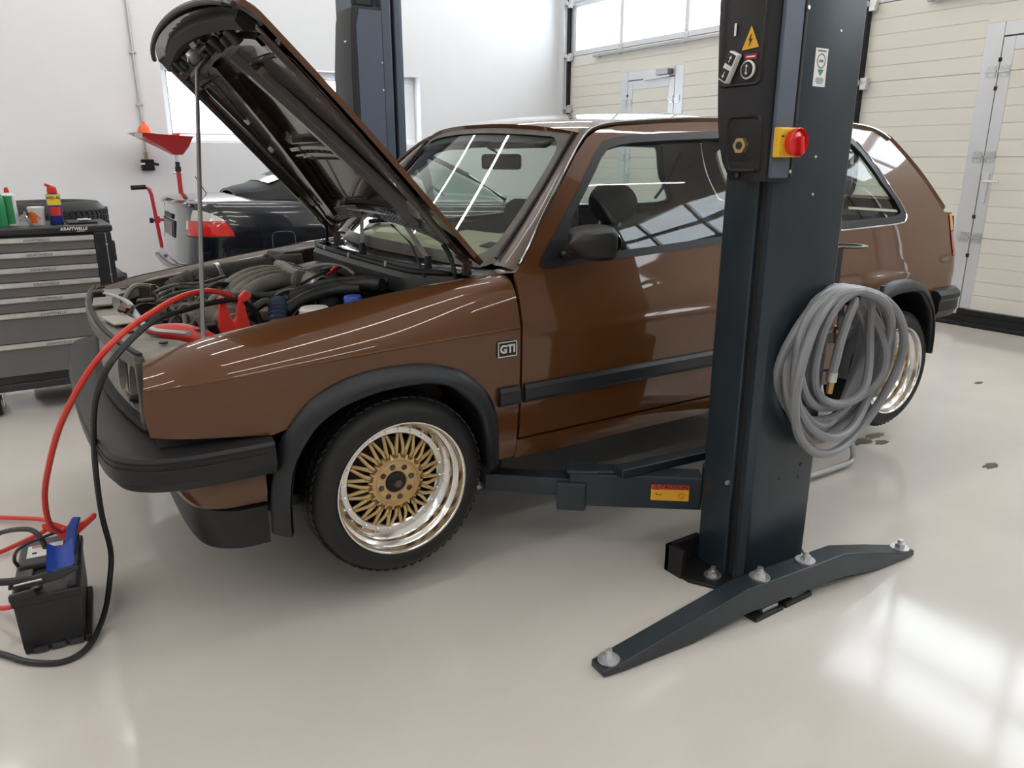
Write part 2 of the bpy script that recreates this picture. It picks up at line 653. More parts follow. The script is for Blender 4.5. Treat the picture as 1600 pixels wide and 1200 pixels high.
def sect_door(idx, yl, detail):
    yr = yl - DWID
    d = struct(MB().bx(XB + .03, XB + .12, yr, yl, 0, .09).build('door_%d' % idx, M_BLKRUB, sm=0))
    ws, we = yl - 1.12, yl - 1.12 - .75          # wicket seams
    fo, fi = .13, .085                            # fixed frame, leaf frame widths
    for r in range(4):
        z0, z1 = SZ[r], SZ[r + 1] - .003
        sect_panel('section_panel', ws + fo, yl - .03, z0, z1, d)
        sect_panel('section_panel', yr + .03, we - fo, z0, z1, d)
        zt = min(z1, 2.16)
        if r == 3:
            sect_panel('section_panel', we + fi, ws - fi, z0, 2.06, d)
            sect_panel('section_panel', we - fo, ws + fo, 2.26, z1, d)
        else:
            sect_panel('section_panel', we + fi, ws - fi, max(z0, .14), z1, d)
    xf = XB + .046
    for z in SZ[1:5]:
        MB().bx(XB + .075, XB + .095, yr + .03, yl - .03, z - .02, z + .02).build('joint_backing', M_DPANEL, d, sm=0)  # backing added behind the section joints so no daylight leaks through
    for y in (ws, we):
        MB().bx(XB + .085, XB + .10, y - .03, y + .03, .05, 2.2).build('seam_backing', M_DARKGREY, d, sm=0)  # unseen strips added to block daylight at the wicket seams
    MB().bx(XB + .085, XB + .10, we, ws, 2.13, 2.19).build('seam_backing', M_DARKGREY, d, sm=0)
    # wicket frame
    for y0, y1 in ((ws + .003, ws + fo), (we - fo, we - .003)):
        MB().bx(xf, xf + .05, y0, y1, .05, 2.26).build('wicket_frame', M_ALU, d, sm=0, bevel=.003)
    MB().bx(xf, xf + .05, we, ws, 2.165, 2.26).build('wicket_frame', M_ALU, d, sm=0, bevel=.003)
    for y0, y1 in ((ws - fi, ws - .003), (we + .003, we + fi)):
        MB().bx(xf, xf + .05, y0, y1, .14, 2.155).build('wicket_leaf_stile', M_ALU, d, sm=0, bevel=.003)
    MB().bx(xf, xf + .05, we + fi, ws - fi, 2.06, 2.155).build('wicket_leaf_rail', M_ALU, d, sm=0, bevel=.003)
    MB().bx(xf - .012, xf + .05, yr, ws + .01, .09, .135).build('threshold', M_BLKRUB, d, sm=0, bevel=.004)
    MB().bx(xf - .03, xf + .02, yr, yl, .0, .035).build('floor_seal', M_BLKRUB, d, sm=0, bevel=.01)
    for z in SZ[1:4]:
        for y in (ws + .05, ws - .045, we + .045, we - .05):
            add_hinge(d, y, z, xf)
    for z in (2.0, 1.80, .86, .56):
        MB().bx(xf - .004, xf + .002, ws - .012, ws + .012, z - .014, z + .014).build('rubber_stop', M_BLKRUB, d, sm=0)
    # lever handle
    h = MB().bx(xf - .012, xf, ws - .065, ws - .03, .97, 1.19).build('handle_plate', M_ALU, d, sm=0, bevel=.004)
    MB().tube([(xf - .01, ws - .048, 1.13), (xf - .05, ws - .048, 1.13), (xf - .055, ws - .06, 1.13), (xf - .055, ws - .16, 1.13)], .008, 8).build('lever', M_ALU, h)
    MB().cyl((xf - .018, ws - .048, 1.03), (xf, ws - .048, 1.03), .014, n=12).build('lock', M_ALU, h)
    # door closer
    c = MB().bx(xf - .06, xf - .002, we + .06, we + .24, 2.18, 2.24).build('door_closer', M_STEELG, d, sm=0, bevel=.006)
    MB().bx(xf - .05, xf - .006, we + .02, we + .06, 2.185, 2.235).build('closer_cap', M_DARKGREY, c, sm=0, bevel=.004)
    MB().bar((xf - .03, we + .05, 2.165), (xf - .03, we + .45, 2.15), .025, .018).build('closer_arm', M_ALU, c, sm=0)
    # stiffener bar under the glazing
    s_ = MB().bx(xf - .05, xf - .02, yr + .5, yl - .52, 2.475, 2.505).build('stiffener_bar', M_STEELG, d, sm=0, bevel=.004)
    for y in (yl - .60, yl - .97, yl - 2.0, yl - 3.0):
        MB().bx(xf - .04, xf, y - .02, y + .02, 2.47, 2.51).build('bar_bracket', M_ZINC, d, sm=0)
    # glazed sections
    muls = [yl - .13, yl - .97, yl - 2.0, yl - 3.0, yr + .13]
    for r in (4, 5):
        z0, z1 = SZ[r], SZ[r + 1]
        for a, b in ((z0 + .002, z0 + .06), (z1 - .06, z1 - .002)):
            MB().bx(xf, xf + .05, yr + .03, yl - .03, a, b).build('glazing_rail', M_ALU, d, sm=0, bevel=.003)
        for y0, y1 in ((yl - .13, yl - .03), (yr + .03, yr + .13)):
            MB().bx(xf, xf + .05, y0, y1, z0 + .06, z1 - .06).build('glazing_stile', M_ALU, d, sm=0, bevel=.003)
        for y in muls[1:4]:
            MB().bx(xf, xf + .05, y - .03, y + .03, z0 + .06, z1 - .06).build('mullion', M_ALU, d, sm=0, bevel=.003)
            add_hinge(d, y, z0, xf)
        for k in range(4):
            MB().bx(xf + .02, xf + .03, muls[k + 1] + (.03 if k < 3 else 0), muls[k] - (.03 if k else 0), z0 + .06, z1 - .06).build('pane', M_PANE, d, sm=0)
    sect_panel('section_panel', yr + .03, yl - .03, SZ[6], SZ[7], d)
    # tracks and rollers
    for y in (yl, yr):
        s = 1 if y == yl else -1
        MB().bx(XB + .0, XB + .05, y - .035, y + .0, 0, 4.0).build('track', M_BLKRUB, d, sm=0, bevel=.004)
        MB().bx(XB - .035, XB + .0, y + s * .01, y + s * .035, 0, 4.0).build('track_angle', M_ALU, d, sm=0)
        for z in SZ[1:7]:
            b = MB().bx(XB + .0, XB + .045, y - s * .09, y - s * .0, z - .035, z + .035)
            b.cyl((XB - .02, y - s * .03, z), (XB - .02, y + s * .02, z), .022, n=12)
            b.bx(XB - .03, XB + .01, y - s * .10, y - s * .05, z - .06, z - .02)
            b.build('roller', M_ZINC, d, sm=30)
    return d
for i, yl in enumerate(DL):
    sect_door(i + 1, yl, i < 2)
bpy.data.objects.remove(hinge0)

# ceiling lamps: continuous rows of twin-tube fittings running along the hall
def ceil_lamp(x, y, z, L=2.4):
    t = thing('ceiling_light', 'long white ceiling light fitting hung over the bays, out of the picture', 'ceiling light', (x, y, z), 0, 'rows of ceiling lights above the bays')
    MB().bx(-L / 2, L / 2, -.05, .05, .02, .08).build('lamp_housing', M_LAMPW, t, sm=0, bevel=.01)
    MB().bx(-L / 2 + .02, L / 2 - .02, -.026, .026, -.012, .019).build('lamp_diffuser', M_TUBE, t, sm=0)
    for k in (-L / 3, L / 3):
        MB().cyl((k, 0, .08), (k, 0, ZC - z), .006, n=6).build('hanger', M_ZINC, t)
LAMP_ROWS = [(-3.2, 4.1), (-0.9, 4.1), (1.3, 4.1), (3.3, 4.1), (5.4, 4.1), (7.2, 4.1)]
for y, z in LAMP_ROWS:
    for x in (-5.0, -1.75, 1.5, 4.75):
        ceil_lamp(x, y, z)
# ============================================================ BROWN HATCHBACK
M_PAINT = mat('brown_metallic_paint', (0.104, 0.0345, 0.0062), 0.42, metal=.2, coat=1.0, var=.05, vscale=3, spec=.25)
M_PAINTD = mat('brown_paint_dusty', (0.060, 0.032, 0.020), 0.42, metal=.2, coat=.5, dust=(.10, .075, .055), dscale=7, damt=.6, var=.1)
M_PLAST = mat('black_bumper_plastic', (0.0095, 0.0095, 0.0105), 0.46, bump=.12, bscale=350, var=.2, vscale=4, dust=(.026, .024, .022), dscale=3, damt=.5, spec=.4)
M_FLARE = mat('dark_flare_plastic', (0.012, 0.0135, 0.017), 0.40, var=.1, vscale=4, bump=.04, bscale=200)
M_SEAL = mat('window_seal_rubber', (0.009, 0.009, 0.011), 0.45)
M_AGLASS = glass_mat('car_glass', (0.80, 0.86, 0.83), 0.05)
M_WGLASS = glass_mat('windscreen_glass', (0.82, 0.88, 0.84), 0.06)
M_TRIM = mat('grey_dusty_trim', (0.085, 0.078, 0.068), 0.55, var=.2, vscale=9, dust=(.16, .145, .125), dscale=12, damt=.5)
M_TYRE = mat('tyre_rubber', (0.0075, 0.0075, 0.008), 0.55, var=.15, vscale=12, bump=.1, bscale=120)
M_LIP = mat('polished_rim_lip', (0.80, 0.79, 0.77), 0.16, metal=1.0, var=.05, vscale=7, rvar=.06)
M_GOLD = mat('gold_painted_centre', (0.60, 0.41, 0.185), 0.36, metal=.35, coat=.25, var=.08, vscale=12)
M_UNDER = mat('underbody_black', (0.010, 0.010, 0.011), 0.75)
M_FABRIC = mat('seat_fabric_dark', (0.024, 0.024, 0.024), 0.85, bump=.2, bscale=500)
M_DASH = mat('dashboard_vinyl', (0.014, 0.014, 0.013), 0.6, bump=.1, bscale=300)
M_BEIGE = mat('beige_fabric', (0.42, 0.38, 0.27), 0.8, var=.1)
M_ORANGE = mat('amber_lens', (0.75, 0.22, 0.02), 0.18, coat=.6)
M_REDL = mat('red_lens', (0.42, 0.012, 0.015), 0.15, coat=.6)

CX, CY, CROT = -.834, -2.748, radians(-1.6)
# car frame: x to the rear from the front axle, y across (near side negative), z up
def car_to_world(p):
    dx, dy = p[0] - CX, p[1] - CY
    return Vector((dx * cos(CROT) - dy * sin(CROT), dx * sin(CROT) + dy * cos(CROT), p[2]))
_o = car_to_world((1.24, 0, 0))
car = thing('hatchback_car', 'brown two-door hatchback with open bonnet and gold-centred wheels, held on the lift arms', 'car', tuple(_o), CROT)
CAR = holder('body_shell')       # temporary, every child is re-parented to the car below
CAR.parent = car
CAR.location = (-1.24, 0, 0)
bpy.context.view_layer.update()

ZCR = lambda x: sinterp(x, [-.65, -.4, 0, .4, 1.3, 2.0, 2.4, 2.95], [.752, .767, .785, .797, .797, .813, .828, .842])
def plan(x):
    """how much the flank pulls in towards the ends"""
    a = 0.0
    if x < -.1:
        t = (-.1 - x) / .55
        a += .030 * t ** 2.2
    if x < -.56:
        t = (-.56 - x) / .10
        a += .028 * min(t, 1.3) ** 2
    if x > 1.9:
        t = (x - 1.9) / 1.1
        a += .062 * t ** 2
    if x > 2.90:
        t = (x - 2.90) / .12
        a += .045 * min(t, 1.3) ** 2
    return a
def hw(x, z, swage=True):
    """half width of the flank"""
    zc = ZCR(x)
    h = sinterp(z, [.30, .36, .42, .60, .79, .81, .85, .91, .97, 1.05, 1.20, 1.30, 1.40, 1.46], [.755, .782, .797, .816, .825, .8225, .8135, .797, .782, .761, .709, .656, .588, .535])
    # swage line: the panel above stands proud, small ledge underneath
    if not swage:
        return h - plan(x)
    h += .004 * smooth(zc - .003, zc + .003, z) - .0045 * math.exp(-((z - (zc - .009)) / .006) ** 2)
    return h - plan(x)
YIN = lambda x: sinterp(x, [-.66, -.3, 0, .3, .5], [.655, .665, .672, .685, .705])
ZTOP = lambda x: sinterp(x, [-.66, -.5, -.34, -.16, .03, .24, .36, .48], [.797, .838, .863, .888, .914, .937, .946, .958])
def flank(s_):
    return lambda x, z: Vector((x, s_ * hw(x, z), z))
def fender_up(s_):
    """upper fender: t = crease height + 0..0.25 up to the bonnet gap"""
    def f(x, t):
        zc = ZCR(x)
        u = (t - zc) / .25
        y0, y1, z1 = hw(x, zc, False) + .001, YIN(x), ZTOP(x)
        z0 = zc
        dz = z1 - z0
        k = smooth(-.05, .405, x)
        P = ((y0, z0), (y0 - .016 - .010 * k, z0 + dz * (.48 + .34 * k)), (y0 - (y0 - y1) * (.50 - .14 * k), z1 - dz * .07 * (1 - k) + .004 * k), (y1, z1))
        a = (1 - u) ** 3
        b = 3 * u * (1 - u) ** 2
        c = 3 * u * u * (1 - u)
        d = u ** 3
        return Vector((x, s_ * (a * P[0][0] + b * P[1][0] + c * P[2][0] + d * P[3][0]), a * P[0][1] + b * P[1][1] + c * P[2][1] + d * P[3][1]))
    return f

# wheel-arch flare outlines (x, z)
FO = [(-.385, .31), (-.378, .42), (-.350, .555), (-.295, .640), (-.235, .690), (-.148, .724), (-.05, .737), (.06, .734), (.135, .717), (.205, .690), (.279, .626), (.318, .560), (.338, .47), (.340, .36)]
FI = [(-.335, .30), (-.330, .42), (-.305, .522), (-.258, .597), (-.205, .636), (-.148, .660), (-.05, .678), (.06, .679), (.115, .668), (.165, .646), (.240, .572), (.272, .500), (.287, .42), (.290, .36)]
def arch_pts(P, dx=0.0, dz=0.0):
    return [Vector((p.x + dx, p.y + dz)) for p in catmull([(a, b, 0) for a, b in P], 4)]
RDX, RDZ = 2.435, .045

def build_side(s_):
    near = s_ < 0
    fl = not near
    # ---- front fender
    aro = [(p.x * .97, p.y - .012) for p in arch_pts(FO)]
    xs_ = [-.650, -.60, -.55, -.5, -.45, -.4, -.35, -.3, -.25, -.2, -.15, -.1, -.05, 0, .05, .1, .15, .2, .25, .3, .35, .408]
    out = [(-.648, .630), (-.655, .70)] + [(x, ZCR(x)) for x in xs_]
    out += [(.410, .60), (.412, .36), (.345, .36)]
    out += [p for p in reversed(aro) if p[1] > .40 and not (p[0] < 0 and p[1] < .594)]
    out += [(-.36, .594), (-.50, .611)]
    fd = panel('front_fender', out, lambda x, z: Vector((x, s_ * hw(x, z, False), z)), M_PAINT, CAR, res=.026, thick=.012, flip=fl)
    up = [(x, ZCR(x)) for x in xs_] + [(x, ZCR(x) + .25) for x in reversed([-.632] + xs_[1:-1] + [.406])]
    panel('fender_top', up, fender_up(s_), M_PAINT, fd, res=.022, thick=.012, flip=fl)
    MB().tube([Vector((x, s_ * (hw(x, ZCR(x), False) - .0008), ZCR(x))) for x in xs_], .0032, 6).build('fender_crease', M_PAINT, fd)
    # ---- door
    gx = .420
    dout = [(gx, .428), (gx - .001, .60), (gx - .004, .80), (gx - .006, .964), (.443, .990), (.479, 1.036), (.545, 1.118), (.631, 1.213), (.734, 1.311), (.805, 1.364), (.862, 1.388), (.95, 1.403), (1.2, 1.420), (1.46, 1.430), (1.70, 1.432), (1.705, 1.0), (1.700, .80), (1.690, .428)]
    dwin = [(.506, .978), (.524, 1.010), (.59, 1.081), (.650, 1.144), (.750, 1.248), (.814, 1.311), (.866, 1.349), (.925, 1.362), (1.0, 1.371), (1.2, 1.382), (1.43, 1.391), (1.62, 1.392), (1.645, 1.37), (1.66, 1.03), (1.65, 1.012), (1.336, 1.003), (1.1, .992), (.905, .983), (.635, .974), (.52, .968)]
    d = panel('door', dout, flank(s_), M_PAINT, CAR, holes=[dwin], res=.026, thick=.014, flip=fl)
    yin = lambda dy: (lambda x, z: Vector((x, s_ * (hw(x, z) - dy), z)))
    cen = Vector((sum(p[0] for p in dwin) / len(dwin), sum(p[1] for p in dwin) / len(dwin)))
    def shrink(poly, amt):
        out = []
        n = len(poly)
        P = [Vector((p[0], p[1])) for p in poly]
        area = sum(P[i].x * P[(i + 1) % n].y - P[(i + 1) % n].x * P[i].y for i in range(n))
        sg = 1 if area > 0 else -1
        for i in range(n):
            a = (P[i] - P[i - 1]).normalized()
            b = (P[(i + 1) % n] - P[i]).normalized()
            na = Vector((-a.y, a.x)) * sg
            nb = Vector((-b.y, b.x)) * sg
            m_ = (na + nb)
            m_ = m_.normalized() if m_.length > 1e-6 else na
            k = amt / max(.5, m_.dot(na))
            out.append((P[i].x + m_.x * k, P[i].y + m_.y * k))
        return out
    w1 = shrink(dwin, .022)
    panel('window_seal', shrink(dwin, -.004), yin(-.0015), M_SEAL, d, holes=[w1], res=.03, thick=.014, flip=fl)
    panel('side_window', shrink(dwin, .012), yin(.012), M_AGLASS, d, res=.06, thick=0, flip=fl)
    # mirror corner triangle
    tri = [(.518, .982), (.532, 1.010), (.592, 1.076), (.630, 1.116), (.645, 1.116), (.650, .990)]
    panel('mirror_triangle', tri, yin(.002), M_SEAL, d, res=.03, thick=.01, flip=fl)
    # mirror housing
    my = s_ * .895
    mh = MB()
    rings = []
    for k, (ox, sc) in enumerate(((-.075, .05), (-.068, .55), (-.05, .82), (-.02, .95), (.02, 1.0), (.045, 1.0), (.052, .95))):
        ring = []
        for a in range(20):
            t = 2 * pi * a / 20
            cx_, sx_ = cos(t), sin(t)
            q = 4.0
            rr = (abs(cx_) ** q + abs(sx_) ** q) ** (-1 / q)
            ring.append((.615 + ox + .018 * cx_ * rr * s_ * -1, my + .092 * cx_ * rr * sc, 1.050 + .052 * sx_ * rr * sc))
        rings.append(ring)
    mo = mh.loft(rings).build('door_mirror', M_PLAST, CAR, sm=40, recalc=True)
    gl = MB()
    gl.loft([[(.671, my + .078 * cos(2 * pi * a / 20) * 1.0, 1.050 + .043 * sin(2 * pi * a / 20)) for a in range(20)], [(.673, my + .078 * cos(2 * pi * a / 20), 1.050 + .043 * sin(2 * pi * a / 20)) for a in range(20)]]).build('mirror_glass', M_CHROME, mo, recalc=True)
    MB().tube([(.60, s_ * .775, 1.0), (.61, s_ * .80, 1.0), (.615, s_ * .845, 1.015)], .016, 8).build('mirror_arm', M_PLAST, mo)
    # door handle
    hx = 1.55
    MB().bx(hx - .11, hx + .07, s_ * (.826) - .006, s_ * (.826) + .006, .865, .90).build('door_handle', M_PLAST, d, sm=0, bevel=.004)
    # ---- sill
    panel('sill', [(.416, .35), (.414, .419), (1.9, .419), (2.05, .419), (2.06, .35)], flank(s_), M_PAINT, CAR, res=.06, thick=.02, flip=fl)
    # ---- rear quarter
    arr = [(p.x * .97 + RDX, p.y - .012 + RDZ) for p in arch_pts(FO)]
    q = [(1.705, .428), (1.715, .80), (1.72, 1.0), (1.712, 1.434), (2.0, 1.437), (2.25, 1.435), (2.391, 1.429), (2.48, 1.412), (2.546, 1.383), (2.60, 1.325), (2.671, 1.245), (2.77, 1.145), (2.866, 1.054), (2.902, 1.044), (2.905, .95), (2.905, .850), (2.985, .842), (2.990, .76), (2.955, .668), (2.745, .655)]
    q += [p for p in reversed(arr) if p[1] > .46 and not (p[0] > RDX and p[1] < .60)] + [(2.075, .428)]
    qw = [(1.80, 1.025), (2.02, 1.022), (2.38, 1.026), (2.455, 1.033), (2.488, 1.052), (2.486, 1.085), (2.445, 1.14), (2.375, 1.21), (2.325, 1.285), (2.292, 1.335), (2.26, 1.37), (2.23, 1.388), (2.0, 1.393), (1.82, 1.392), (1.785, 1.36), (1.78, 1.06)]
    r = panel('rear_quarter_panel', q, flank(s_), M_PAINT, CAR, holes=[qw], res=.03, thick=.014, flip=fl)
    q1 = shrink(qw, .026)
    panel('quarter_window_seal', shrink(qw, -.006), yin(-.003), M_SEAL, r, holes=[q1], res=.03, thick=.014, flip=fl)
    panel('quarter_window', shrink(qw, .014), yin(.010), M_AGLASS, r, res=.06, thick=0, flip=fl)
    # bright strip round the rear corner of the quarter window
    ln = [(2.28, 1.368), (2.312, 1.322), (2.40, 1.19), (2.475, 1.105), (2.502, 1.06), (2.492, 1.035), (2.45, 1.022), (2.2, 1.016), (2.0, 1.013)]
    MB().tube([Vector((p.x, s_ * (hw(p.x, p.y) + .003), p.y)) for p in catmull([(a, b, 0) for a, b in ln], 4)], .0035, 6).build('chrome_strip', M_CHROME, r)
    # pillar between door window and quarter window
    # ---- tail lamp (amber over red, wraps round the corner)
    for nm, z0, z1, m_ in (('amber_lamp', .965, 1.044, M_ORANGE), ('red_lamp', .850, .962, M_REDL)):
        L = MB()
        def lamp(u, v, z0=z0, z1=z1):
            z = z0 + (z1 - z0) * v
            b = .895 - .012 * (v - .5) * (z1 - z0) * 10
            if u < .5:
                x = 2.907 + (2.996 - 2.907) * (u / .5)
                return (x, s_ * (hw(x, z) + .004), z)
            y = hw(2.996, z) - .12 * (u - .5) / .5
            return (2.999 + .02 * ((u - .5) / .5), s_ * y, z)
        L.grid(lamp, 14, 5)
        L.build(nm, m_, CAR, sm=50, recalc=True)
    # ---- rub strips
    for xa, xb, nm in ((.332, .405, 'rub_strip'), (.424, 1.688, 'rub_strip'), (1.712, 2.10, 'rub_strip')):
        S = MB()
        pr = [(-.004, -.030), (.012, -.028), (.018, -.016), (.018, .018), (.012, .030), (-.004, .033)]
        zc = .582
        n = 8
        rings = []
        for k in range(n + 1):
            x = xa + (xb - xa) * k / n
            rings.append([(x, s_ * (hw(x, zc) + a), zc + b) for a, b in pr])
        S.loft(rings).build(nm, M_FLARE, CAR, sm=25, recalc=True)
    # ---- arch flares
    for dx, dz, yb in ((0, 0, 0.0), (RDX, RDZ, .030)):
        A, B = arch_pts(FO, dx, dz), arch_pts(FI, dx, dz)
        if dx:
            keep = [i for i in range(len(A)) if A[i].y > .36]
            A, B = [A[i] for i in keep], [B[i] for i in keep]
        G = MB()
        def fl_fn(u, v):
            i = min(len(A) - 1, round(u * (len(A) - 1)))
            a, b = A[i], B[i]
            prof = [(0, -.006), (.04, .008), (.30, .020), (.62, .032), (.88, .034), (1.0, .028), (1.02, .006), (1.03, -.06)]
            t, o_ = prof[round(v * 7)]
            x, z = a.x + (b.x - a.x) * t, a.y + (b.y - a.y) * t
            xr = max(-.5, x) if not dx else min(x, 2.70)
            return (x, s_ * (max(.80, hw(a.x, max(.45, a.y))) - yb * 0 + o_), z)
        G.grid(fl_fn, len(A), 8)
        G.build('arch_flare', M_FLARE, CAR, sm=50, recalc=True)
        # inner wheel-house
        Hh = MB()
        Hh.grid(lambda u, v: (B[min(len(B) - 1, round(u * (len(B) - 1)))].x, s_ * (.84 - .30 * v), B[min(len(B) - 1, round(u * (len(B) - 1)))].y + .01), len(B), 2)
        Hh.bx(dx - .36, dx + .36, s_ * .50, s_ * .54, .30, .72 + dz)
        Hh.build('wheel_house', M_UNDER, CAR, sm=40)
    return

for s_ in (-1, 1):
    build_side(s_)

# ---- badge on the near fender and the far one
M_SILVER = mat('silver_letters', (.62, .62, .60), .35, metal=.3)
for s_ in (-1, 1):
    yb = s_ * (hw(.36, .738) + .003)
    bx_ = MB().bx(.324, .392, yb - .003, yb + .003, .7135, .7615).build('model_badge', M_BLACK, CAR, sm=0, bevel=.003)
    bx_['label'] = 'black badge with silver GTI letters'
    e = .0035
    fr = MB()
    yo = s_ * .0035
    for a, b, c, d in ((.324, .392, .7135, .7165), (.324, .392, .7585, .7615), (.324, .327, .7135, .7615), (.389, .392, .7135, .7615)):
        fr.bx(a, b, yb + yo - .001, yb + yo + .001, c, d)
    fr.build('badge_border', M_SILVER, bx_, sm=0)
    text_obj('GTI', 'badge_letters', .0345, M_SILVER, bx_, facing((.358, yb + s_ * .0045, .7375), (-s_, 0, 0), (0, 0, 1)), depth=.0012, sx=1.0, bold=.0012)

# ---- roof
RZ = lambda x: sinterp(x, [.76, .83, .95, 1.2, 1.46, 1.9, 2.25, 2.42, 2.53, 2.60], [1.366, 1.388, 1.409, 1.430, 1.440, 1.444, 1.440, 1.427, 1.402, 1.37])
RYE = lambda x: sinterp(x, [.76, .95, 1.46, 2.0, 2.4, 2.6], [.575, .577, .568, .566, .568, .572])
def bow(y, b):
    return b * (1 - (y / .58) ** 2)
def roof_fn(a, y):
    """a: position along, 0..1; y across"""
    ye = abs(y) / .572
    xf = .80 - .085 * (1 - ye * ye)
    xr = 2.54 + .06 * (1 - ye * ye)
    x = xf + (xr - xf) * a
    ze = RZ(.80 + (2.54 - .80) * a)
    yy = y / .572 * RYE(.80 + 1.74 * a)
    return Vector((x, yy, ze + .042 * (1 - abs(ye) ** 2.6)))
panel('roof', [(0, -.572), (1, -.572), (1, .572), (0, .572)], roof_fn, M_PAINT, CAR, res=.04, thick=.02)
# gutter rails from A-pillar foot over the roof edge
for s_ in (-1, 1):
    pts = [(.425, .985), (.467, 1.036), (.533, 1.120), (.618, 1.215), (.720, 1.313), (.793, 1.371), (.85, 1.397), (.95, 1.414), (1.2, 1.432), (1.46, 1.442), (1.9, 1.446), (2.25, 1.443), (2.42, 1.431), (2.50, 1.410), (2.55, 1.38)]
    pp = [Vector((p.x, s_ * (hw(p.x, p.y) + .002), p.y)) for p in catmull([(a, b, 0) for a, b in pts], 4)]
    MB().tube(pp, .0075, 6, flat=1.0).build('drip_rail', M_PAINTD, CAR)
    pp2 = [Vector((p.x, p.y + s_ * .0065, p.z + .003)) for p in pp]
    MB().tube(pp2, .0028, 6).build('drip_rail_trim', M_CHROME, CAR)

# ---- windscreen: u -1..1 across, v 0..1 up
def wind(u, v):
    y = u * (.645 + (.545 - .645) * v)
    x = .432 + (.800 - .432) * v - (.125 - .045 * v) * (1 - u * u) + .012 * sin(pi * v)
    z = .985 + (1.372 - .985) * v + (.018 + .010 * v) * (1 - u * u)
    return Vector((x, y, z))
def wind_off(off):
    def f(u, v):
        p = wind(u, v)
        n = (wind(u + .01, v) - wind(u - .01, v)).cross(wind(u, v + .01) - wind(u, v - .01)).normalized()
        if n.x > 0:
            n = -n
        return p + n * off
    return f
def rrect(u0, u1, v0, v1, ru, rv, k=5):
    o = []
    for cx_, cy_, a0 in ((u1 - ru, v1 - rv, 0), (u0 + ru, v1 - rv, 90), (u0 + ru, v0 + rv, 180), (u1 - ru, v0 + rv, 270)):
        for i in range(k + 1):
            a = radians(a0 + 90 * i / k)
            o.append((cx_ + ru * cos(a), cy_ + rv * sin(a)))
    return o
ws_out = rrect(-1.02, 1.02, -.085, 1.02, .10, .13)
ws_in = rrect(-.950, .950, -.005, .962, .10, .15)
wo = panel('windscreen', rrect(-.99, .99, -.06, .99, .10, .13), wind_off(.002), M_WGLASS, CAR, res=.05, thick=0, flip=True)
panel('windscreen_seal', ws_out, wind_off(.006), M_TRIM, wo, holes=[ws_in], res=.05, thick=.0, flip=True)
for s_ in (-1, 1):                      # A-pillars
    inner = [wind(s_ * 1.0, v) for v in [k / 12 - .04 for k in range(14)]]
    outer_l = catmull([(.420, .965, 0), (.470, 1.032, 0), (.536, 1.116, 0), (.622, 1.211, 0), (.725, 1.311, 0), (.797, 1.368, 0), (.85, 1.392, 0)], 4)
    n = len(inner)
    A = MB()
    def apil(u, v):
        i = u * (n - 1)
        a = inner[round(i)]
        o_ = outer_l[min(len(outer_l) - 1, round(u * (len(outer_l) - 1)))]
        b = Vector((o_.x, s_ * (hw(o_.x, o_.y) - .004), o_.y))
        p = a.lerp(b, v)
        bulge = Vector((-.45, s_ * .6, .25)) * (.020 * sin(pi * v))
        return p + bulge
    A.grid(apil, n, 7)
    A.build('a_pillar', M_PAINTD if s_ < 0 else M_PAINTD, CAR, sm=60, recalc=True)
    # rubber bead along the pillar
    bead = [wind(s_ * 1.012, v) + Vector((-.012, s_ * .004, .006)) for v in [k / 20 for k in range(21)]]
    MB().tube(bead, .007, 6).build('pillar_bead', M_SEAL, CAR)
# scuttle panel between windscreen foot and bonnet
SCp = MB()
def scut(u, v):
    uu = u * 2 - 1
    a = wind(uu * 1.02, -.075)
    b = Vector((a.x - .065 - .03 * abs(uu) ** 4, uu * .712, .945 + .012 * (1 - uu * uu)))
    p = a.lerp(b, v)
    p.z -= .012 * sin(pi * v)
    return p
SCp.grid(scut, 25, 6)
SCp.build('scuttle_panel', mat('scuttle_black', (.012, .012, .012), .22, coat=.6, dust=(.05, .045, .04), dscale=9, damt=.4, var=.1), CAR, sm=60, recalc=True)
for s_ in (-1, 1):
    cc = MB()
    cc.v += [scut(.5 + .5 * s_, 0), scut(.5 + .5 * s_, 1), Vector((.402, s_ * .712, ZTOP(.40))), Vector((.412, s_ * .790, .962)), Vector((.440, s_ * .772, .985))]
    cc.f += [(0, 1, 2), (0, 2, 3), (0, 3, 4)]
    cc.build('scuttle_corner', M_PAINTD, CAR, sm=0, recalc=True)
# ---- roof lining, interior frame
panel('headliner', [(0.02, -.52), (.98, -.52), (.98, .52), (.02, .52)], lambda a, y: roof_fn(a, y) + Vector((0, 0, -.035)), M_BEIGE, CAR, res=.08, thick=0, flip=True)
# ---- tailgate (upper: glass; lower: painted)
def hatch(u, v):
    x = sinterp(v, [0, .2, .45, .75, 1.0], [2.545, 2.600, 2.678, 2.778, 2.885])
    z = sinterp(v, [0, .2, .45, .75, 1.0], [1.390, 1.330, 1.248, 1.147, 1.048])
    y = u * (hw(x, z) - .006)
    return Vector((x + .055 * (1 - u * u), y, z + .030 * (1 - u * u) * (1 - v)))
t = panel('tailgate', rrect(-1, 1, 0, 1, .05, .05), lambda u, v: hatch(u, v), M_PAINT, CAR, holes=[rrect(-.86, .86, .16, .88, .12, .12)], res=.06, thick=.02, flip=False)
panel('rear_window', rrect(-.88, .88, .14, .90, .12, .12), lambda u, v: hatch(u, v) + Vector((-.006, 0, -.006)), M_AGLASS, t, res=.1, thick=0)
sp = MB()
sp.grid(lambda u, v: hatch((u * 2 - 1) * .92, .01 + .08 * v) + Vector((.004 + .03 * v, 0, .004 + .022 * sin(pi * v))), 21, 6)
sp.build('roof_spoiler', M_FLARE, t, sm=60, recalc=True)
RB = MB()
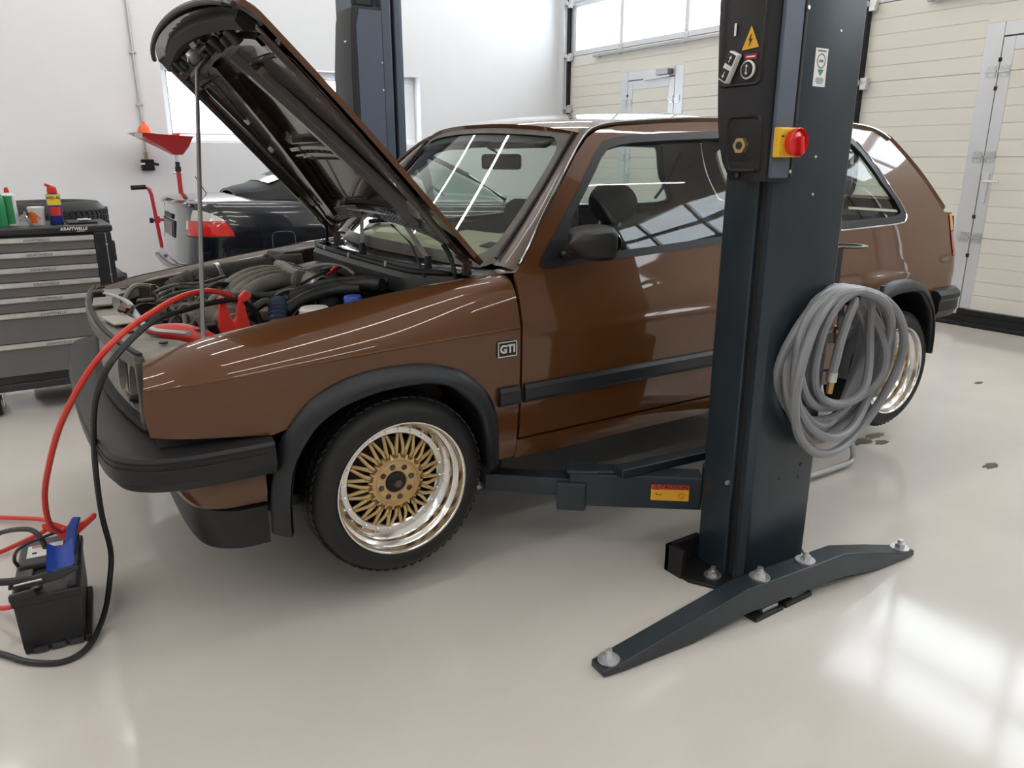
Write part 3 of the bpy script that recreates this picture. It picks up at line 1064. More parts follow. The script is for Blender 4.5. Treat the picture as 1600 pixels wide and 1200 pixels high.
RB.grid(lambda u, v: (2.985 + .02 * sin(pi * v) + .03 * (1 - (u * 2 - 1) ** 2), (u * 2 - 1) * (.70 + .03 * v), 1.03 - .40 * v), 21, 8)
RB.build('rear_panel', M_PAINT, CAR, sm=60, recalc=True)
# ---- bumpers
def bumper(name, path, prof, m_):
    P = catmull([(x, y, 0) for x, y in path], 6)
    rings = []
    for i, p in enumerate(P):
        tng = (P[min(i + 1, len(P) - 1)] - P[max(i - 1, 0)]).normalized()
        nrm = Vector((tng.y, -tng.x, 0))
        rings.append([(p.x + nrm.x * a, p.y + nrm.y * a, b) for a, b in prof])
    return MB().loft(rings).build(name, m_, CAR, sm=24, recalc=True)
half = [(-.365, -.846), (-.50, -.846), (-.61, -.834), (-.690, -.795), (-.742, -.715), (-.762, -.52), (-.775, -.25)]
path = half + [(-.778, 0)] + [(x, -y) for x, y in reversed(half)]
# outward normal check: path runs near side -> far side round the front, so outward is (-tx...)
fprof = [(-.125, .598), (-.020, .592), (-.006, .588), (0, .580), (.002, .522), (-.016, .496), (-.05, .482), (-.12, .478)]
fb = bumper('front_bumper', path, [(-a, b) for a, b in fprof], M_PLAST)
gpath_ = [(-.385, -.8465)] + half[1:] + [(-.778, 0)] + [(x, -y) for x, y in reversed(half[1:])] + [(-.385, .8465)]
for zg in (.572, .558):
    bumper('bumper_groove', gpath_, [(.002, zg + .0022), (-.0032, zg + .0018), (-.0032, zg - .0018), (.002, zg - .0022)], M_BLACK).parent = fb
MB().bx(-.63, -.36, -.765, .765, .49, .60).bx(-.70, -.60, -.60, .60, .50, .575).build('gap_backing', M_UNDER, CAR, sm=0)  # dark backing added to stand in for shade in the fender gap
halfr = [(2.74, -.832), (2.86, -.830), (2.955, -.805), (3.02, -.74), (3.055, -.55), (3.075, -.2)]
pathr = halfr + [(3.08, 0)] + [(x, -y) for x, y in reversed(halfr)]
bumper('rear_bumper', pathr, [(-.11, .706), (-.02, .698), (.0, .680), (.002, .660), (-.004, .650), (-.004, .605), (-.02, .570), (-.12, .556)], M_PLAST)
# front valance under the bumper with black chin spoiler
def sweep(name, path, prof, m_, sm=45):
    P = catmull([(x, y, 0) for x, y in path], 5)
    rings = []
    for i, p in enumerate(P):
        tng = (P[min(i + 1, len(P) - 1)] - P[max(i - 1, 0)]).normalized()
        nrm = Vector((tng.y, -tng.x, 0))
        rings.append([(p.x + nrm.x * a, p.y + nrm.y * a, b) for a, b in prof])
    return MB().loft(rings, closed=False).build(name, m_, CAR, sm=sm)
hv = [(-.385, -.795), (-.50, -.780), (-.575, -.715), (-.605, -.55), (-.615, -.3)]
pv = hv + [(-.617, 0)] + [(x, -y) for x, y in reversed(hv)]
sweep('front_valance', pv, [(.03, .52), (.0, .49), (.0, .43), (.02, .395), (.06, .385)], M_PAINT)
hs_ = [(-.385, -.775), (-.47, -.765), (-.535, -.70), (-.558, -.55), (-.562, -.3)]
ps_ = hs_ + [(-.563, 0)] + [(x, -y) for x, y in reversed(hs_)]
sweep('chin_spoiler', ps_, [(.03, .392), (-.004, .385), (-.012, .33), (-.006, .275), (.03, .265)], M_PLAST)
# underbody
MB().bx(-.45, 2.9, -.70, .70, .33, .36).build('underbody', M_UNDER, CAR, sm=0)
# ============================================================ WHEELS (deep-dish mesh wheels)
def wheel(name):
    """face towards -y, lip plane at y=0, centre at origin"""
    w = MB()
    R, rl = .277, .206
    # tyre: lathe around y axis; heights along +y (inboard)
    prof = [(.200, .012), (.206, .004), (.214, -.002), (.232, -.004), (.250, .004), (.262, .016), (.270, .030), (.275, .045), (.277, .08), (.277, .14), (.275, .165), (.268, .185), (.25, .20), (.22, .205), (.20, .198)]
    t = MB().lathe(prof, 72, axis=(0, 1, 0)).build('tyre', M_TYRE, None, sm=60, recalc=True)
    tr = MB()
    for k in range(60):
        a = 2 * pi * k / 60
        R_ = Matrix.Rotation(-a, 3, 'Y')
        for j, (yy, sk) in enumerate(((.040, .10), (.072, -.05), (.110, .05), (.148, -.10))):
            Rb = R_ @ Matrix.Rotation(sk * 3, 3, 'X')
            hh = .2722 if j in (0, 3) else .2752
            tr.box(R_ @ Vector((hh, yy, 0)), (.0046, .027, .021), R_ @ Matrix.Rotation(.35 if j % 2 else -.35, 3, 'X'))
    tro = tr.build('tread', M_TYRE, t, sm=0)
    tro['kind'] = 'stuff'
    # lip: polished dish
    lp = [(.2065, .010), (.2075, .002), (.2055, -.003), (.2015, -.003), (.1985, .001), (.197, .010), (.1945, .024), (.184, .034), (.181, .040), (.179, .060), (.170, .070), (.166, .0755), (.150, .0760), (.1455, .080), (.144, .10)]
    MB().lathe(lp, 72, axis=(0, 1, 0)).build('rim_lip', M_LIP, None, sm=28, recalc=True)
    parts = [t]
    lip = bpy.data.objects['rim_lip']
    lip.name = 'rim_lip_proto'
    # bolts round the lip
    b = MB()
    for k in range(24):
        a = 2 * pi * (k + .5) / 24
        c = Vector((.158 * cos(a), .0758, .158 * sin(a)))
        b.cyl(c, c + Vector((0, -.004, 0)), .0042, .0042, 8)
        b.cyl(c + Vector((0, -.004, 0)), c + Vector((0, -.007, 0)), .0028, .002, 6)
    bolts = b.build('rim_bolts', M_CHROME, lip, sm=30)
    bolts['kind'] = 'stuff'
    # dark barrel behind the mesh
    bar = MB().lathe([(.146, .085), (.145, .19), (.05, .19)], 40, axis=(0, 1, 0)).build('rim_barrel', M_UNDER, None, sm=30, recalc=True)
    disc = MB().cyl((0, .135, 0), (0, .15, 0), .120, n=32).build('brake_disc', mat('brake_iron', (.11, .075, .055), .55, metal=.5), bar)
    # gold centre: hub disc
    hub = MB().lathe([(.020, .066), (.032, .063), (.036, .0585), (.060, .0585), (.0635, .062), (.067, .062), (.071, .0555), (.078, .057), (.083, .064), (.083, .082)], 48, axis=(0, 1, 0)).build('gold_centre', M_GOLD, None, sm=30, recalc=True)
    N = 20
    sp = MB()
    for sgn in (-1, 1):
        p0 = Vector((.078 * cos(sgn * .02), .0605, .078 * sin(sgn * .02)))
        pm = Vector((.108 * cos(sgn * .055), .0610, .108 * sin(sgn * .055)))
        ae = sgn * (2 * pi / N) * .40
        p1 = Vector((.1465 * cos(ae), .0775, .1465 * sin(ae)))
        sp.tube(catmull([p0, pm, p1], 3), lambda t: .0066 - .0012 * t, 6, caps=False)
    sp.tube([Vector((.086, .060, 0)), Vector((.104, .061, 0))], .0085, 6)
    s0 = sp.build('spoke', M_GOLD, hub, sm=60)
    for k in range(1, N):
        c = s0.copy()
        COL.objects.link(c)
        c.rotation_euler = (0, 2 * pi * k / N, 0)
    st = MB()
    for k in range(20):                 # star points round the hub ring
        a = 2 * pi * (k + .5) / 20
        st.cyl((.074 * cos(a), .0580, .074 * sin(a)), (.090 * cos(a), .0615, .090 * sin(a)), .0085, .002, 5)
    st.build('hub_star', M_GOLD, hub, sm=60)
    hl = MB()
    for k in range(8):
        a = 2 * pi * k / 8 + .2
        c = Vector((.050 * cos(a), 0, .050 * sin(a)))
        hl.lathe([(.0105, .0575), (.0095, .0565), (.0085, .059)], 14, o=c, axis=(0, 1, 0))
    hl.build('bolt_hole_rims', M_GOLD, hub, sm=60)['kind'] = 'stuff'
    hh = MB()
    for k in range(8):
        a = 2 * pi * k / 8 + .2
        c = Vector((.050 * cos(a), .0578, .050 * sin(a)))
        hh.cyl(c, c + Vector((0, .002, 0)), .0085, n=12)
    hh.build('bolt_holes', mat('bolt_hole_dark', (.05, .03, .016), .6), hub)['kind'] = 'stuff'
    nb = MB()
    for k in (2, 6, 0, 4):
        a = 2 * pi * k / 8 + .2
        c = Vector((.050 * cos(a), .0555, .050 * sin(a)))
        nb.hexnut(c, .0075, .004, (0, 1, 0))
    nb.build('wheel_bolts', M_DARKGREY, hub, sm=20)['kind'] = 'stuff'
    cap = MB().lathe([(.0005, .045), (.010, .045), (.011, .050), (.022, .051), (.026, .056), (.031, .058), (.033, .066)], 32, axis=(0, 1, 0)).build('hub_bore', M_UNDER, hub, sm=30, recalc=True)
    MB().hexnut((0, .041, 0), .013, .008, (0, 1, 0)).build('hub_nut', mat('rusty_nut', (.16, .10, .07), .5, metal=.6), hub, sm=20)
    vs = MB().tube([(.172 * cos(1.9), .069, .172 * sin(1.9)), (.182 * cos(1.9), .052, .182 * sin(1.9)), (.184 * cos(1.9), .035, .184 * sin(1.9))], .004, 8).build('valve_stem', M_BLKRUB, lip)
    return [t, lip, bar, hub]
proto = wheel('w')
def place_wheel(x, y, z, s_, first=False, steer=0.0, name='wheel', camber=0.0):
    hold = holder(name, None)
    hold.parent = CAR
    hold.location = (x, y, z)
    hold.rotation_euler = (camber, 0, steer if s_ < 0 else pi + steer)
    def cp(o):
        c = o.copy()
        COL.objects.link(c)
        c.parent = hold
        c.name = o.name.replace('_proto', '').split('.')[0]
        for ch in list(o.children):
            cp(ch)
    for p in proto:
        cp(p)
    return hold
place_wheel(0, -.827, .360, -1, steer=radians(0), camber=radians(0), name='front_wheel')
place_wheel(0, .827, .360, 1, name='front_wheel')
place_wheel(2.475, -.818, .355, -1, name='rear_wheel')
place_wheel(2.475, .818, .355, 1, name='rear_wheel')
def kill(o):
    for c in list(o.children):
        kill(c)
    bpy.data.objects.remove(o)
for p in proto:
    kill(p)
# ============================================================ OPEN BONNET
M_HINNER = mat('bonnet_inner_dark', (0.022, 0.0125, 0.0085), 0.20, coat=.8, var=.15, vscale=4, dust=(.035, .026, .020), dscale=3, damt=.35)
M_GREASE = mat('greasy_dark_metal', (0.014, 0.0125, 0.011), 0.55, var=.3, vscale=15, dust=(.055, .048, .038), dscale=18, damt=.5)
M_DUSTY = mat('dusty_grey_metal', (0.20, 0.185, 0.16), 0.6, var=.25, vscale=10, dust=(.32, .30, .265), dscale=14, damt=.6)
M_ENGALU = mat('oxidised_engine_aluminium', (0.145, 0.132, 0.108), 0.6, metal=.15, var=.3, vscale=14, dust=(.24, .22, .185), dscale=22, damt=.55)
M_HOSE = mat('dusty_rubber_hose', (0.045, 0.043, 0.039), 0.7, var=.3, vscale=20, dust=(.12, .11, .09), dscale=25, damt=.5)
M_HOSEB = mat('black_rubber_hose', (0.014, 0.014, 0.015), 0.5, var=.2, vscale=20)
M_REDH = mat('red_silicone_hose', (0.55, 0.030, 0.018), 0.4, var=.15, vscale=10)
M_REDP = mat('red_clamp_plastic', (0.78, 0.045, 0.030), 0.4, var=.06)
M_BLUEC = mat('blue_cap_plastic', (0.02, 0.07, 0.45), 0.4)
M_BLUEH = mat('blue_grey_hose', (0.030, 0.048, 0.085), 0.5)
M_WPLAST = mat('milky_plastic', (0.62, 0.61, 0.57), 0.45)
HA = radians(46.8)
HC, HS = cos(HA), sin(HA)
def HP(s, y, n=0.0):
    return Vector((.369 - HC * s + HS * n, y, .998 + HS * s + HC * n))
def hood_n(s, y):
    a = abs(y) / .66
    n = .028 * (1 - a ** 2.2) - .012 * smooth(.55, 1.0, a) * a
    n += .010 * sin(pi * min(1, max(0, s / .98)))
    n -= .055 * smooth(.90, 1.02, s) ** 1.5
    return n
HWID = lambda s: sinterp(s, [0, .3, .7, 1.0], [.690, .668, .655, .640])
def hood_out(inset=0.0):
    o = []
    for k in range(17):
        y = -1 + 2 * k / 16
        o.append((.100 * (1 - abs(y) ** 2.0) + inset, y * (HWID(.02) - inset)))
    for s in (.2, .4, .6, .8, .90):
        o.append((s, HWID(s) - inset))
    for k in range(17):
        y = 1 - 2 * k / 16
        o.append((.968 + .050 * (1 - y * y) - inset - .02 * abs(y) ** 6, y * (HWID(.98) - inset)))
    for s in (.90, .8, .6, .4, .2):
        o.append((s, -(HWID(s) - inset)))
    return o
hood = panel('bonnet', hood_out(), lambda s, y: HP(s, y, hood_n(s, y)), M_PAINT, CAR, res=.04, thick=.016, flip=True)
# inner sheet with pressed pockets
def pocket(s0, s1, ya0, yb0, ya1, yb1):
    """trapezoid pocket: at s0 spans ya0..yb0, at s1 spans ya1..yb1"""
    return [(s0, ya0), (s0, yb0), (s1, yb1), (s1, ya1)]
def rounded(poly, r=.03, k=3):
    P = [Vector(p) for p in poly]
    n = len(P)
    out = []
    for i in range(n):
        a, b, c = P[i - 1], P[i], P[(i + 1) % n]
        d1 = (a - b).normalized() * min(r, (a - b).length * .4)
        d2 = (c - b).normalized() * min(r, (c - b).length * .4)
        for j in range(k + 1):
            t = j / k
            out.append(tuple((b + d1).lerp(b, t).lerp(b.lerp(b + d2, t), t)))
    return out
pockets = [
    pocket(.15, .405, -.355, .355, -.235, .235),      # rear centre
    pocket(.475, .775, -.205, .205, -.085, .085),     # front centre
    pocket(.16, .80, .445, .585, .165, .580),         # far side
    pocket(.16, .80, -.585, -.445, -.580, -.165),     # near side
]
pockets = [rounded(p, .05) for p in pockets]
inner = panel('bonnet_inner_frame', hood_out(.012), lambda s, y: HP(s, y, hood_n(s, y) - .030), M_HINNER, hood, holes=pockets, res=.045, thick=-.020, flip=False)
for p in pockets:
    # pocket floors and sloped walls
    cx_ = sum(q[0] for q in p) / len(p)
    cy_ = sum(q[1] for q in p) / len(p)
    L = MB()
    n = len(p)
    ring = lambda k, off: [HP(cx_ + (q[0] - cx_) * k, cy_ + (q[1] - cy_) * k, hood_n(q[0], q[1]) + off) for q in p]
    L.loft([ring(1.0, -.030), ring(.985, -.036), ring(.955, -.030), ring(.93, -.010)], caps=False)
    L.build('pressing_edge', M_HINNER, hood, sm=60)
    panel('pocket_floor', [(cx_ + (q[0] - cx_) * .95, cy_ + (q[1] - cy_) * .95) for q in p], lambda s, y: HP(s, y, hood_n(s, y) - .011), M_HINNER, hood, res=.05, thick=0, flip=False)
# stiffening ribs standing proud on the inner frame
def rib(pts, w=.022, h=.016, name='stiffening_rib', m_=M_HINNER):
    P = catmull([(a, b, 0) for a, b in pts], 5)
    rings = []
    for i, q in enumerate(P):
        t = (P[min(i + 1, len(P) - 1)] - P[max(0, i - 1)]).normalized()
        sd = Vector((-t.y, t.x, 0))
        r_ = []
        for o_, n_ in ((-1, -.029), (-.55, -.030 - h), (.55, -.030 - h), (1, -.029)):
            s, y = q.x + sd.x * o_ * w, q.y + sd.y * o_ * w
            r_.append(HP(s, y, hood_n(s, y) + n_))
        rings.append(r_)
    return MB().loft(rings, closed=False).build(name, m_, hood, sm=30)
for s_ in (-1, 1):
    rib([(.125, s_ * .40), (.30, s_ * .335), (.50, s_ * .245), (.70, s_ * .165), (.83, s_ * .12)], .026, .022)
    rib([(.10, s_ * .615), (.4, s_ * .612), (.7, s_ * .603), (.86, s_ * .59)], .010, .012)
    rib([(.06, s_ * .650), (.3, s_ * .640), (.6, s_ * .632), (.88, s_ * .618)], .016, .004, 'edge_flange', M_PAINTD)
rib([(.455, -.22), (.462, 0), (.455, .22)], .014, .012)
rib([(.425, -.24), (.432, 0), (.425, .24)], .008, .010)
rib([(.845, -.56), (.87, -.25), (.88, 0), (.87, .25), (.845, .56)], .020, .018)
# slots, cut-outs and fittings along the front edge
sl = MB()
for y in (-.50, -.40, -.30, -.2, .2, .30, .40, .50):
    c = HP(.925, y, hood_n(.925, y) - .034)
    R_ = Matrix((Vector((-HC, 0, HS)), Vector((0, 1, 0)), Vector((-HS, 0, -HC)))).transposed()
    sl.box(c, (.045, .035, .004), R_)
for y in (-.15, -.09, -.03, .03, .09, .15):
    c = HP(.442, y, hood_n(.442, y) - .034)
    sl.box(c, (.010, .022, .004), R_)
for y in (-.28, -.20, -.12, .12, .20, .28):
    c = HP(.108 + .03 * (1 - (y / .3) ** 2), y, hood_n(.11, y) - .032)
    sl.cyl(c, c + Vector((-HS, 0, -HC)) * .003, .013, n=10)
sl.build('frame_slots', M_BLACK, hood, sm=0)['kind'] = 'stuff'
for y in (-.35, -.12, .08, .30, .45):
    fr_ = MB()
    c = HP(.885, y, hood_n(.885, y) - .050)
    fr_.box(c, (.05, .05, .022), R_)
    fr_.box(c + Vector((-HS, 0, -HC)) * .012 + Vector((0, .03, 0)), (.03, .02, .03), R_)
    fr_.build('front_bracket', M_GREASE, hood, sm=0, bevel=.006)
lk = MB()
lk.cyl(HP(.90, 0, -.02), HP(.90, 0, -.085), .009, n=10)
lk.tube([HP(.885, 0, -.075), HP(.90, .012, -.09), HP(.915, 0, -.075)], .005, 6)
lk.lathe([(.018, 0), (.02, .006), (.02, .03)], 12, o=HP(.90, 0, -.055), axis=(-HS, 0, -HC))
lk.build('latch_striker', M_ZINC, hood)
lb = MB().box(HP(.90, .10, hood_n(.9, .1) - .052), (.06, .075, .004), R_).build('sticker', mat('worn_sticker', (.45, .44, .42), .6, var=.2), hood, sm=0)
# black rubber edge trim along the bonnet nose
nose = [HP(.968 + .050 * (1 - (y / .64) ** 2) - .02 * (abs(y) / .64) ** 6 + .002, y, hood_n(.968 + .050 * (1 - (y / .64) ** 2), y) - .012) for y in [-.64 + 1.28 * k / 24 for k in range(25)]]
MB().tube(nose, .009, 8).build('nose_trim', M_SEAL, hood)
fx = MB()
fxr = []
for k in range(21):
    y = -.57 + 1.14 * k / 20
    s0 = .925 + .055 * (1 - (y / .6) ** 2)
    fxr.append([HP(s0, y, hood_n(s0, y) - .028), HP(s0 - .01, y, hood_n(s0, y) - .050), HP(s0 - .040, y, hood_n(s0, y) - .052), HP(s0 - .06, y, hood_n(s0 - .06, y) - .028)])
fx.loft(fxr, closed=True).build('front_dark_bar', M_UNDER, hood, sm=25, recalc=True)  # dark bar added to darken the underside behind the nose
# lamp cable clips and washer hose on the ribs
MB().tube([HP(.83, .13, -.045), HP(.72, .17, -.05), HP(.6, .215, -.05), HP(.45, .275, -.055), HP(.3, .335, -.05), HP(.17, .40, -.045), HP(.12, .43, -.05)], .004, 6).build('washer_hose', M_HOSEB, hood)
for s, y in ((.63, .205), (.50, .252)):
    cl = MB().box(HP(s, y, -.05), (.022, .014, .014), R_)
    cl.build('hose_clip', M_WPLAST, hood, sm=0, bevel=.003)
# air-intake grille under the rear edge
vg = MB()
M_MESHW = mat('pale_mesh', (.30, .30, .32), .5)
for side in (-1, 1):
    for i in range(13):
        for j in range(6):
            y = side * (.10 + .025 * i)
            s = .035 + .011 * j + .085 * (1 - (y / .66) ** 2)
            vg.box(HP(s, y, hood_n(s, y) - .036), (.006, .014, .003), R_)
g_ = vg.build('intake_grille', M_MESHW, hood, sm=0)
g_['kind'] = 'stuff'
# hinges
for s_ in (-1, 1):
    y = s_ * .60
    MB().bar((.335, y, .880), (.350, y, .985), .014, .030, up=(1, 0, 0)).bar((.350, y, .985), HP(.045, y, -.030), .014, .034, up=(1, 0, .4)).bar(HP(.015, y, -.032), HP(.22, y, -.036), .022, .010, up=(HS, 0, HC)).build('bonnet_hinge', M_PAINTD, CAR, sm=0, bevel=.003)
    MB().tube(catmull([(.305, y + s_ * .01, .90), (.300, y, .96), HP(.055, y - s_ * .02, -.05), HP(.09, y - s_ * .03, -.04)], 5), .008, 8).build('hinge_hose', M_HOSEB, CAR)
# prop rod
pr = catmull([(-.462, -.565, .835), (-.450, -.555, .87)], 2) + [Vector((-.318, -.13, 1.545))] + [Vector((-.31, -.115, 1.565)), Vector((-.245, -.03, 1.60))] + [HP(.865, 0.0, -.045)]
MB().tube([(-.470, -.60, .80), (-.4645, -.574, .83), (-.322, -.140, 1.528), (-.314, -.122, 1.553), (-.255, -.02, 1.606), HP(.858, 0, -.050), HP(.875, .01, -.03)], .0062, 8).build('prop_rod', mat('rod_grey', (.16, .16, .16), .4, metal=.6), CAR)
# thin stay by the windscreen
MB().tube([HP(.16, -.30, -.05), (.265, -.36, 1.02), (.235, -.52, .93)], .0035, 6).build('washer_pipe', M_HOSEB, CAR)

# ============================================================ FRONT END AND ENGINE BAY
# inner wings, bulkhead, floor of the bay
for s_ in (-1, 1):
    IW = MB()
    IW.grid(lambda u, v: (-.60 + 1.00 * u, s_ * (YIN(-.60 + 1.0 * u) - .004 - .055 * smooth(.0, .25, v) - .05 * smooth(.5, 1, v)), (ZTOP(-.60 + 1.0 * u) - .003) - [0, .012, .02, .05, .12, .22, .40][round(v * 6)]), 12, 7)
    IW.build('inner_wing', M_PAINTD, CAR, sm=40)
    # strut tower
    MB().lathe([(.001, .865), (.03, .862), (.055, .850), (.085, .845), (.10, .82), (.12, .60)], 24, o=(.06, s_ * .50, 0)).build('strut_tower', M_GREASE, CAR, recalc=True)
MB().bx(.30, .32, -.66, .66, .40, .90).build('bulkhead', M_UNDER, CAR, sm=0)
MB().bx(-.50, .32, -.64, .64, .40, .42).build('bay_floor', M_UNDER, CAR, sm=0)
# plenum tray: curved black rain tray in front of the windscreen
PT = MB()
def tray(u, v):
    uu = u * 2 - 1
    xf = .150 + .06 * uu * uu + .10 * smooth(.75, 1, abs(uu))
    prof = [(0, .865), (.0, .915), (.012, .930), (.035, .930), (.05, .915), (.15, .905), (.22, .93)]
    a, z = prof[round(v * 6)]
    return (xf + a, uu * .60, z + .015 * (1 - uu * uu))
PT.grid(tray, 31, 7)
PT.build('plenum_tray', M_HOSEB, CAR, sm=35)
rim = [Vector((.160 + .06 * u * u + .10 * smooth(.75, 1, abs(u)) + .012, u * .60, .936 + .015 * (1 - u * u))) for u in [-1 + 2 * k / 30 for k in range(31)]]
MB().tube(rim, .011, 8).build('plenum_seal', M_BLKRUB, CAR)
pb = MB()
for u in (-.55, -.05, .45, .8):
    pb.cyl((.165 + .06 * u * u, u * .60, .945), (.165 + .06 * u * u, u * .60, .962), .006, n=8)
pb.build('plenum_screws', M_ZINC, CAR)['kind'] = 'stuff'
# pale heater intake cover
MB().grid(lambda u, v: (.02 + .16 * v, .10 + .40 * u, .845 + .03 * sin(pi * u) + .02 * v), 10, 6).build('heat_shield', M_HOSEB, CAR, sm=60)
# front panel: slam panel with two lamp openings
SLAMZ = .800
SP = MB()
def nosex(y):
    return -.690 + .055 * (abs(y) / .66) ** 2.2
out = []
for k in range(21):
    y = -.655 + 1.31 * k / 20
    out.append((nosex(y) + .012, y))
for y, x in ((.64, -.545), (.56, -.49), (.50, -.515), (.42, -.575), (.2, -.590), (0, -.595), (-.2, -.590), (-.42, -.575), (-.50, -.515), (-.56, -.49), (-.64, -.545)):
    out.append((x, y))
slam = panel('slam_panel', out, lambda x, y: Vector((x, y, SLAMZ + .012 * (1 - (y / .66) ** 2) + .10 * (x + .66) * .25)), M_DUSTY, CAR, res=.04, thick=.03, flip=False)
sd = MB()
for x, y, a in ((-.64, .30, 0), (-.63, .12, .3), (-.625, -.10, 0), (-.62, -.33, .2), (-.56, -.53, .5), (-.545, .53, -.4)):
    sd.cyl((x, y, SLAMZ + .012), (x, y, SLAMZ + .0165), .012, n=10)
sd.build('panel_holes', M_BLACK, slam, sm=0)['kind'] = 'stuff'
for P_ in ([(-.640, .40, .83), (-.60, .30, .825), (-.575, .10, .83), (-.58, -.10, .832), (-.585, -.30, .832), (-.565, -.42, .830), (-.53, -.50, .835), (-.50, -.58, .842)],):
    MB().tube(catmull(P_, 5), .009, 8, flat=.6).build('latch_crossbar', mat('bare_steel', (.36, .36, .36), .4, metal=.7, var=.2), CAR)
MB().box((-.63, -.18, .825), (.07, .15, .004), Matrix.Rotation(.15, 3, 'Z')).build('paper_label', mat('old_label', (.42, .40, .34), .7, var=.15), CAR, sm=0)
MB().box((-.645, .18, .826), (.06, .16, .008), Matrix.Rotation(-.1, 3, 'Z')).build('latch_cover', M_DUSTY, CAR, sm=0, bevel=.003)
MB().tube([(-.60, -.02, .838), (-.615, -.10, .842), (-.60, -.14, .84), (-.585, -.08, .84)], .012, 8).build('bonnet_latch', mat('rusty_latch', (.13, .08, .05), .6, metal=.3), CAR)
MB().bx(-.66, -.62, .36, .42, .81, .835).build('rubber_buffer', M_BLKRUB, CAR, sm=0, bevel=.006)
# lamp panel
FPn = MB()
def fpan(x_, z_):
    return Vector((nosex(x_) + .028 + .02 * (SLAMZ - z_) / .18 * -1, x_, z_))
holes = []
for y, r in ((-.525, .078), (.525, .078), (-.36, .055), (.36, .055)):
    holes.append([(y + r * cos(2 * pi * k / 20), .708 + r * sin(2 * pi * k / 20)) for k in range(20)])
panel('lamp_panel', [(-.64, .60), (.64, .60), (.64, .80), (-.64, .80)], lambda y, z: fpan(y, z), M_DUSTY, CAR, holes=holes, res=.04, thick=.02, flip=True)
for y, r in ((-.525, .078), (.525, .078), (-.36, .055), (.36, .055)):
    MB().lathe([(r, 0), (r * .98, .03), (r * .8, .07), (.02, .09)], 20, o=(nosex(y) + .03, y, .708), axis=(1, 0, 0)).build('lamp_bowl', M_GREASE, CAR, recalc=True)
# grille frame (black plastic surround, no insert)
def gpath(z, dx=0.0, y1=.655):
    return [Vector((nosex(y) + dx, y, z)) for y in [-y1 + 2 * y1 * k / 24 for k in range(25)]]
def gbar(name, z0, z1, dx, d, m_):
    rings = [[(p.x, p.y, z0), (p.x, p.y, z1), (p.x + d, p.y, z1), (p.x + d, p.y, z0)] for p in gpath(0, dx)]
    return MB().loft(rings).build(name, m_, CAR, sm=30, recalc=True)
gbar('grille_top_rail', .782, .812, -.012, .022, M_TRIM)
gbar('grille_bottom_rail', .612, .632, -.012, .022, M_PLAST)
gbar('nose_seal', .812, .820, -.004, .012, M_BLKRUB)
for s_ in (-1, 1):
    gp = MB()
    y = s_ * .648
    gp.prism([(nosex(y) - .012, y - .012, .615), (nosex(y) - .012, y + .012, .615), (nosex(y) - .012, y + .012, .80), (nosex(y) - .012, y - .012, .80)], (.05, 0, 0))
    gp.bar((nosex(.60) + .0, s_ * .625, .62), (nosex(.60) + .01, s_ * .610, .79), .02, .012, up=(1, 0, 0))
    gp.build('grille_side_frame', M_TRIM, CAR, sm=0, bevel=.004)
lb = MB()
for s_ in (-1, 1):
    lb.box((nosex(.5) + .02, s_ * .43, .715), (.03, .012, .13), Matrix.Rotation(s_ * .25, 3, 'X'))
    lb.box((nosex(.5) + .015, s_ * .44, .655), (.03, .10, .012))
lb.build('lamp_bracket', M_GREASE, CAR, sm=0, bevel=.004)
wb = MB().grid(lambda u, v: (nosex(.58) + .022 + .02 * v, -.575 - .035 * v, .64 + .15 * u), 6, 3).build('lamp_bowl_inner', mat('lamp_bowl_pale', (.38, .38, .38), .4), CAR)

# ---- engine
ENG = MB()
ENG.bx(-.46, .06, -.22, .36, .52, .74)
engine = ENG.build('engine', M_GREASE, CAR, sm=0, bevel=.02)
# cam cover and intake plenum with lettering
def ebox(name, c, d, rz, m_, par=engine, bev=.01, ry=0.0, rx=0.0):
    R_ = Matrix.Rotation(rz, 3, 'Z') @ Matrix.Rotation(ry, 3, 'Y') @ Matrix.Rotation(rx, 3, 'X')
    return MB().box(c, d, R_).build(name, m_, par, sm=0, bevel=bev)
PL_C = Vector((.015, .185, .868))
pl = ebox('intake_plenum', PL_C, (.085, .36, .06), radians(-4), M_ENGALU, bev=.014, ry=radians(18))
plate = ebox('plenum_nameplate', PL_C + Vector((.004, .015, .028)), (.05, .21, .012), radians(-4), M_DUSTY, bev=.003, ry=radians(18))
tm = facing(PL_C + Vector((.006, .015, .0375)), (-.05, -1, 0), (1, 0, -.32))
tx = text_obj('16V', 'plenum_lettering', .055, M_GREASE, engine, tm, depth=.0015, sx=1.5, bold=.001)
for k in range(4):          # intake runners
    y = .06 + .082 * k
    P_ = catmull([(.0, y, .862), (-.07, y - .004, .868), (-.15, y - .008, .852), (-.21, y - .010, .815), (-.235, y - .010, .765)], 6)
    MB().tube(P_, lambda t: .026 + .003 * sin(pi * t), 12).build('intake_runner', M_ENGALU, engine)
ebox('runner_flange', (-.235, .17, .76), (.05, .40, .03), 0, M_ENGALU, bev=.006)
ebox('cam_cover', (-.30, .14, .785), (.16, .42, .07), radians(2), M_ENGALU, bev=.02)
hx = MB()
for x, y in ((-.25, -.04), (-.25, .1), (-.25, .26), (-.35, -.04), (-.35, .1), (-.35, .26), (-.20, .0), (-.20, .30)):
    hx.hexnut((x, y, .82), .010, .012)
hx.build('cover_nuts', M_ZINC, engine, sm=20)['kind'] = 'stuff'
MB().tube(catmull([(-.36, .05, .825), (-.32, .12, .842), (-.26, .2, .852), (-.20, .24, .838), (-.14, .26, .845)], 5), .010, 8).build('ignition_lead', M_HOSEB, engine)
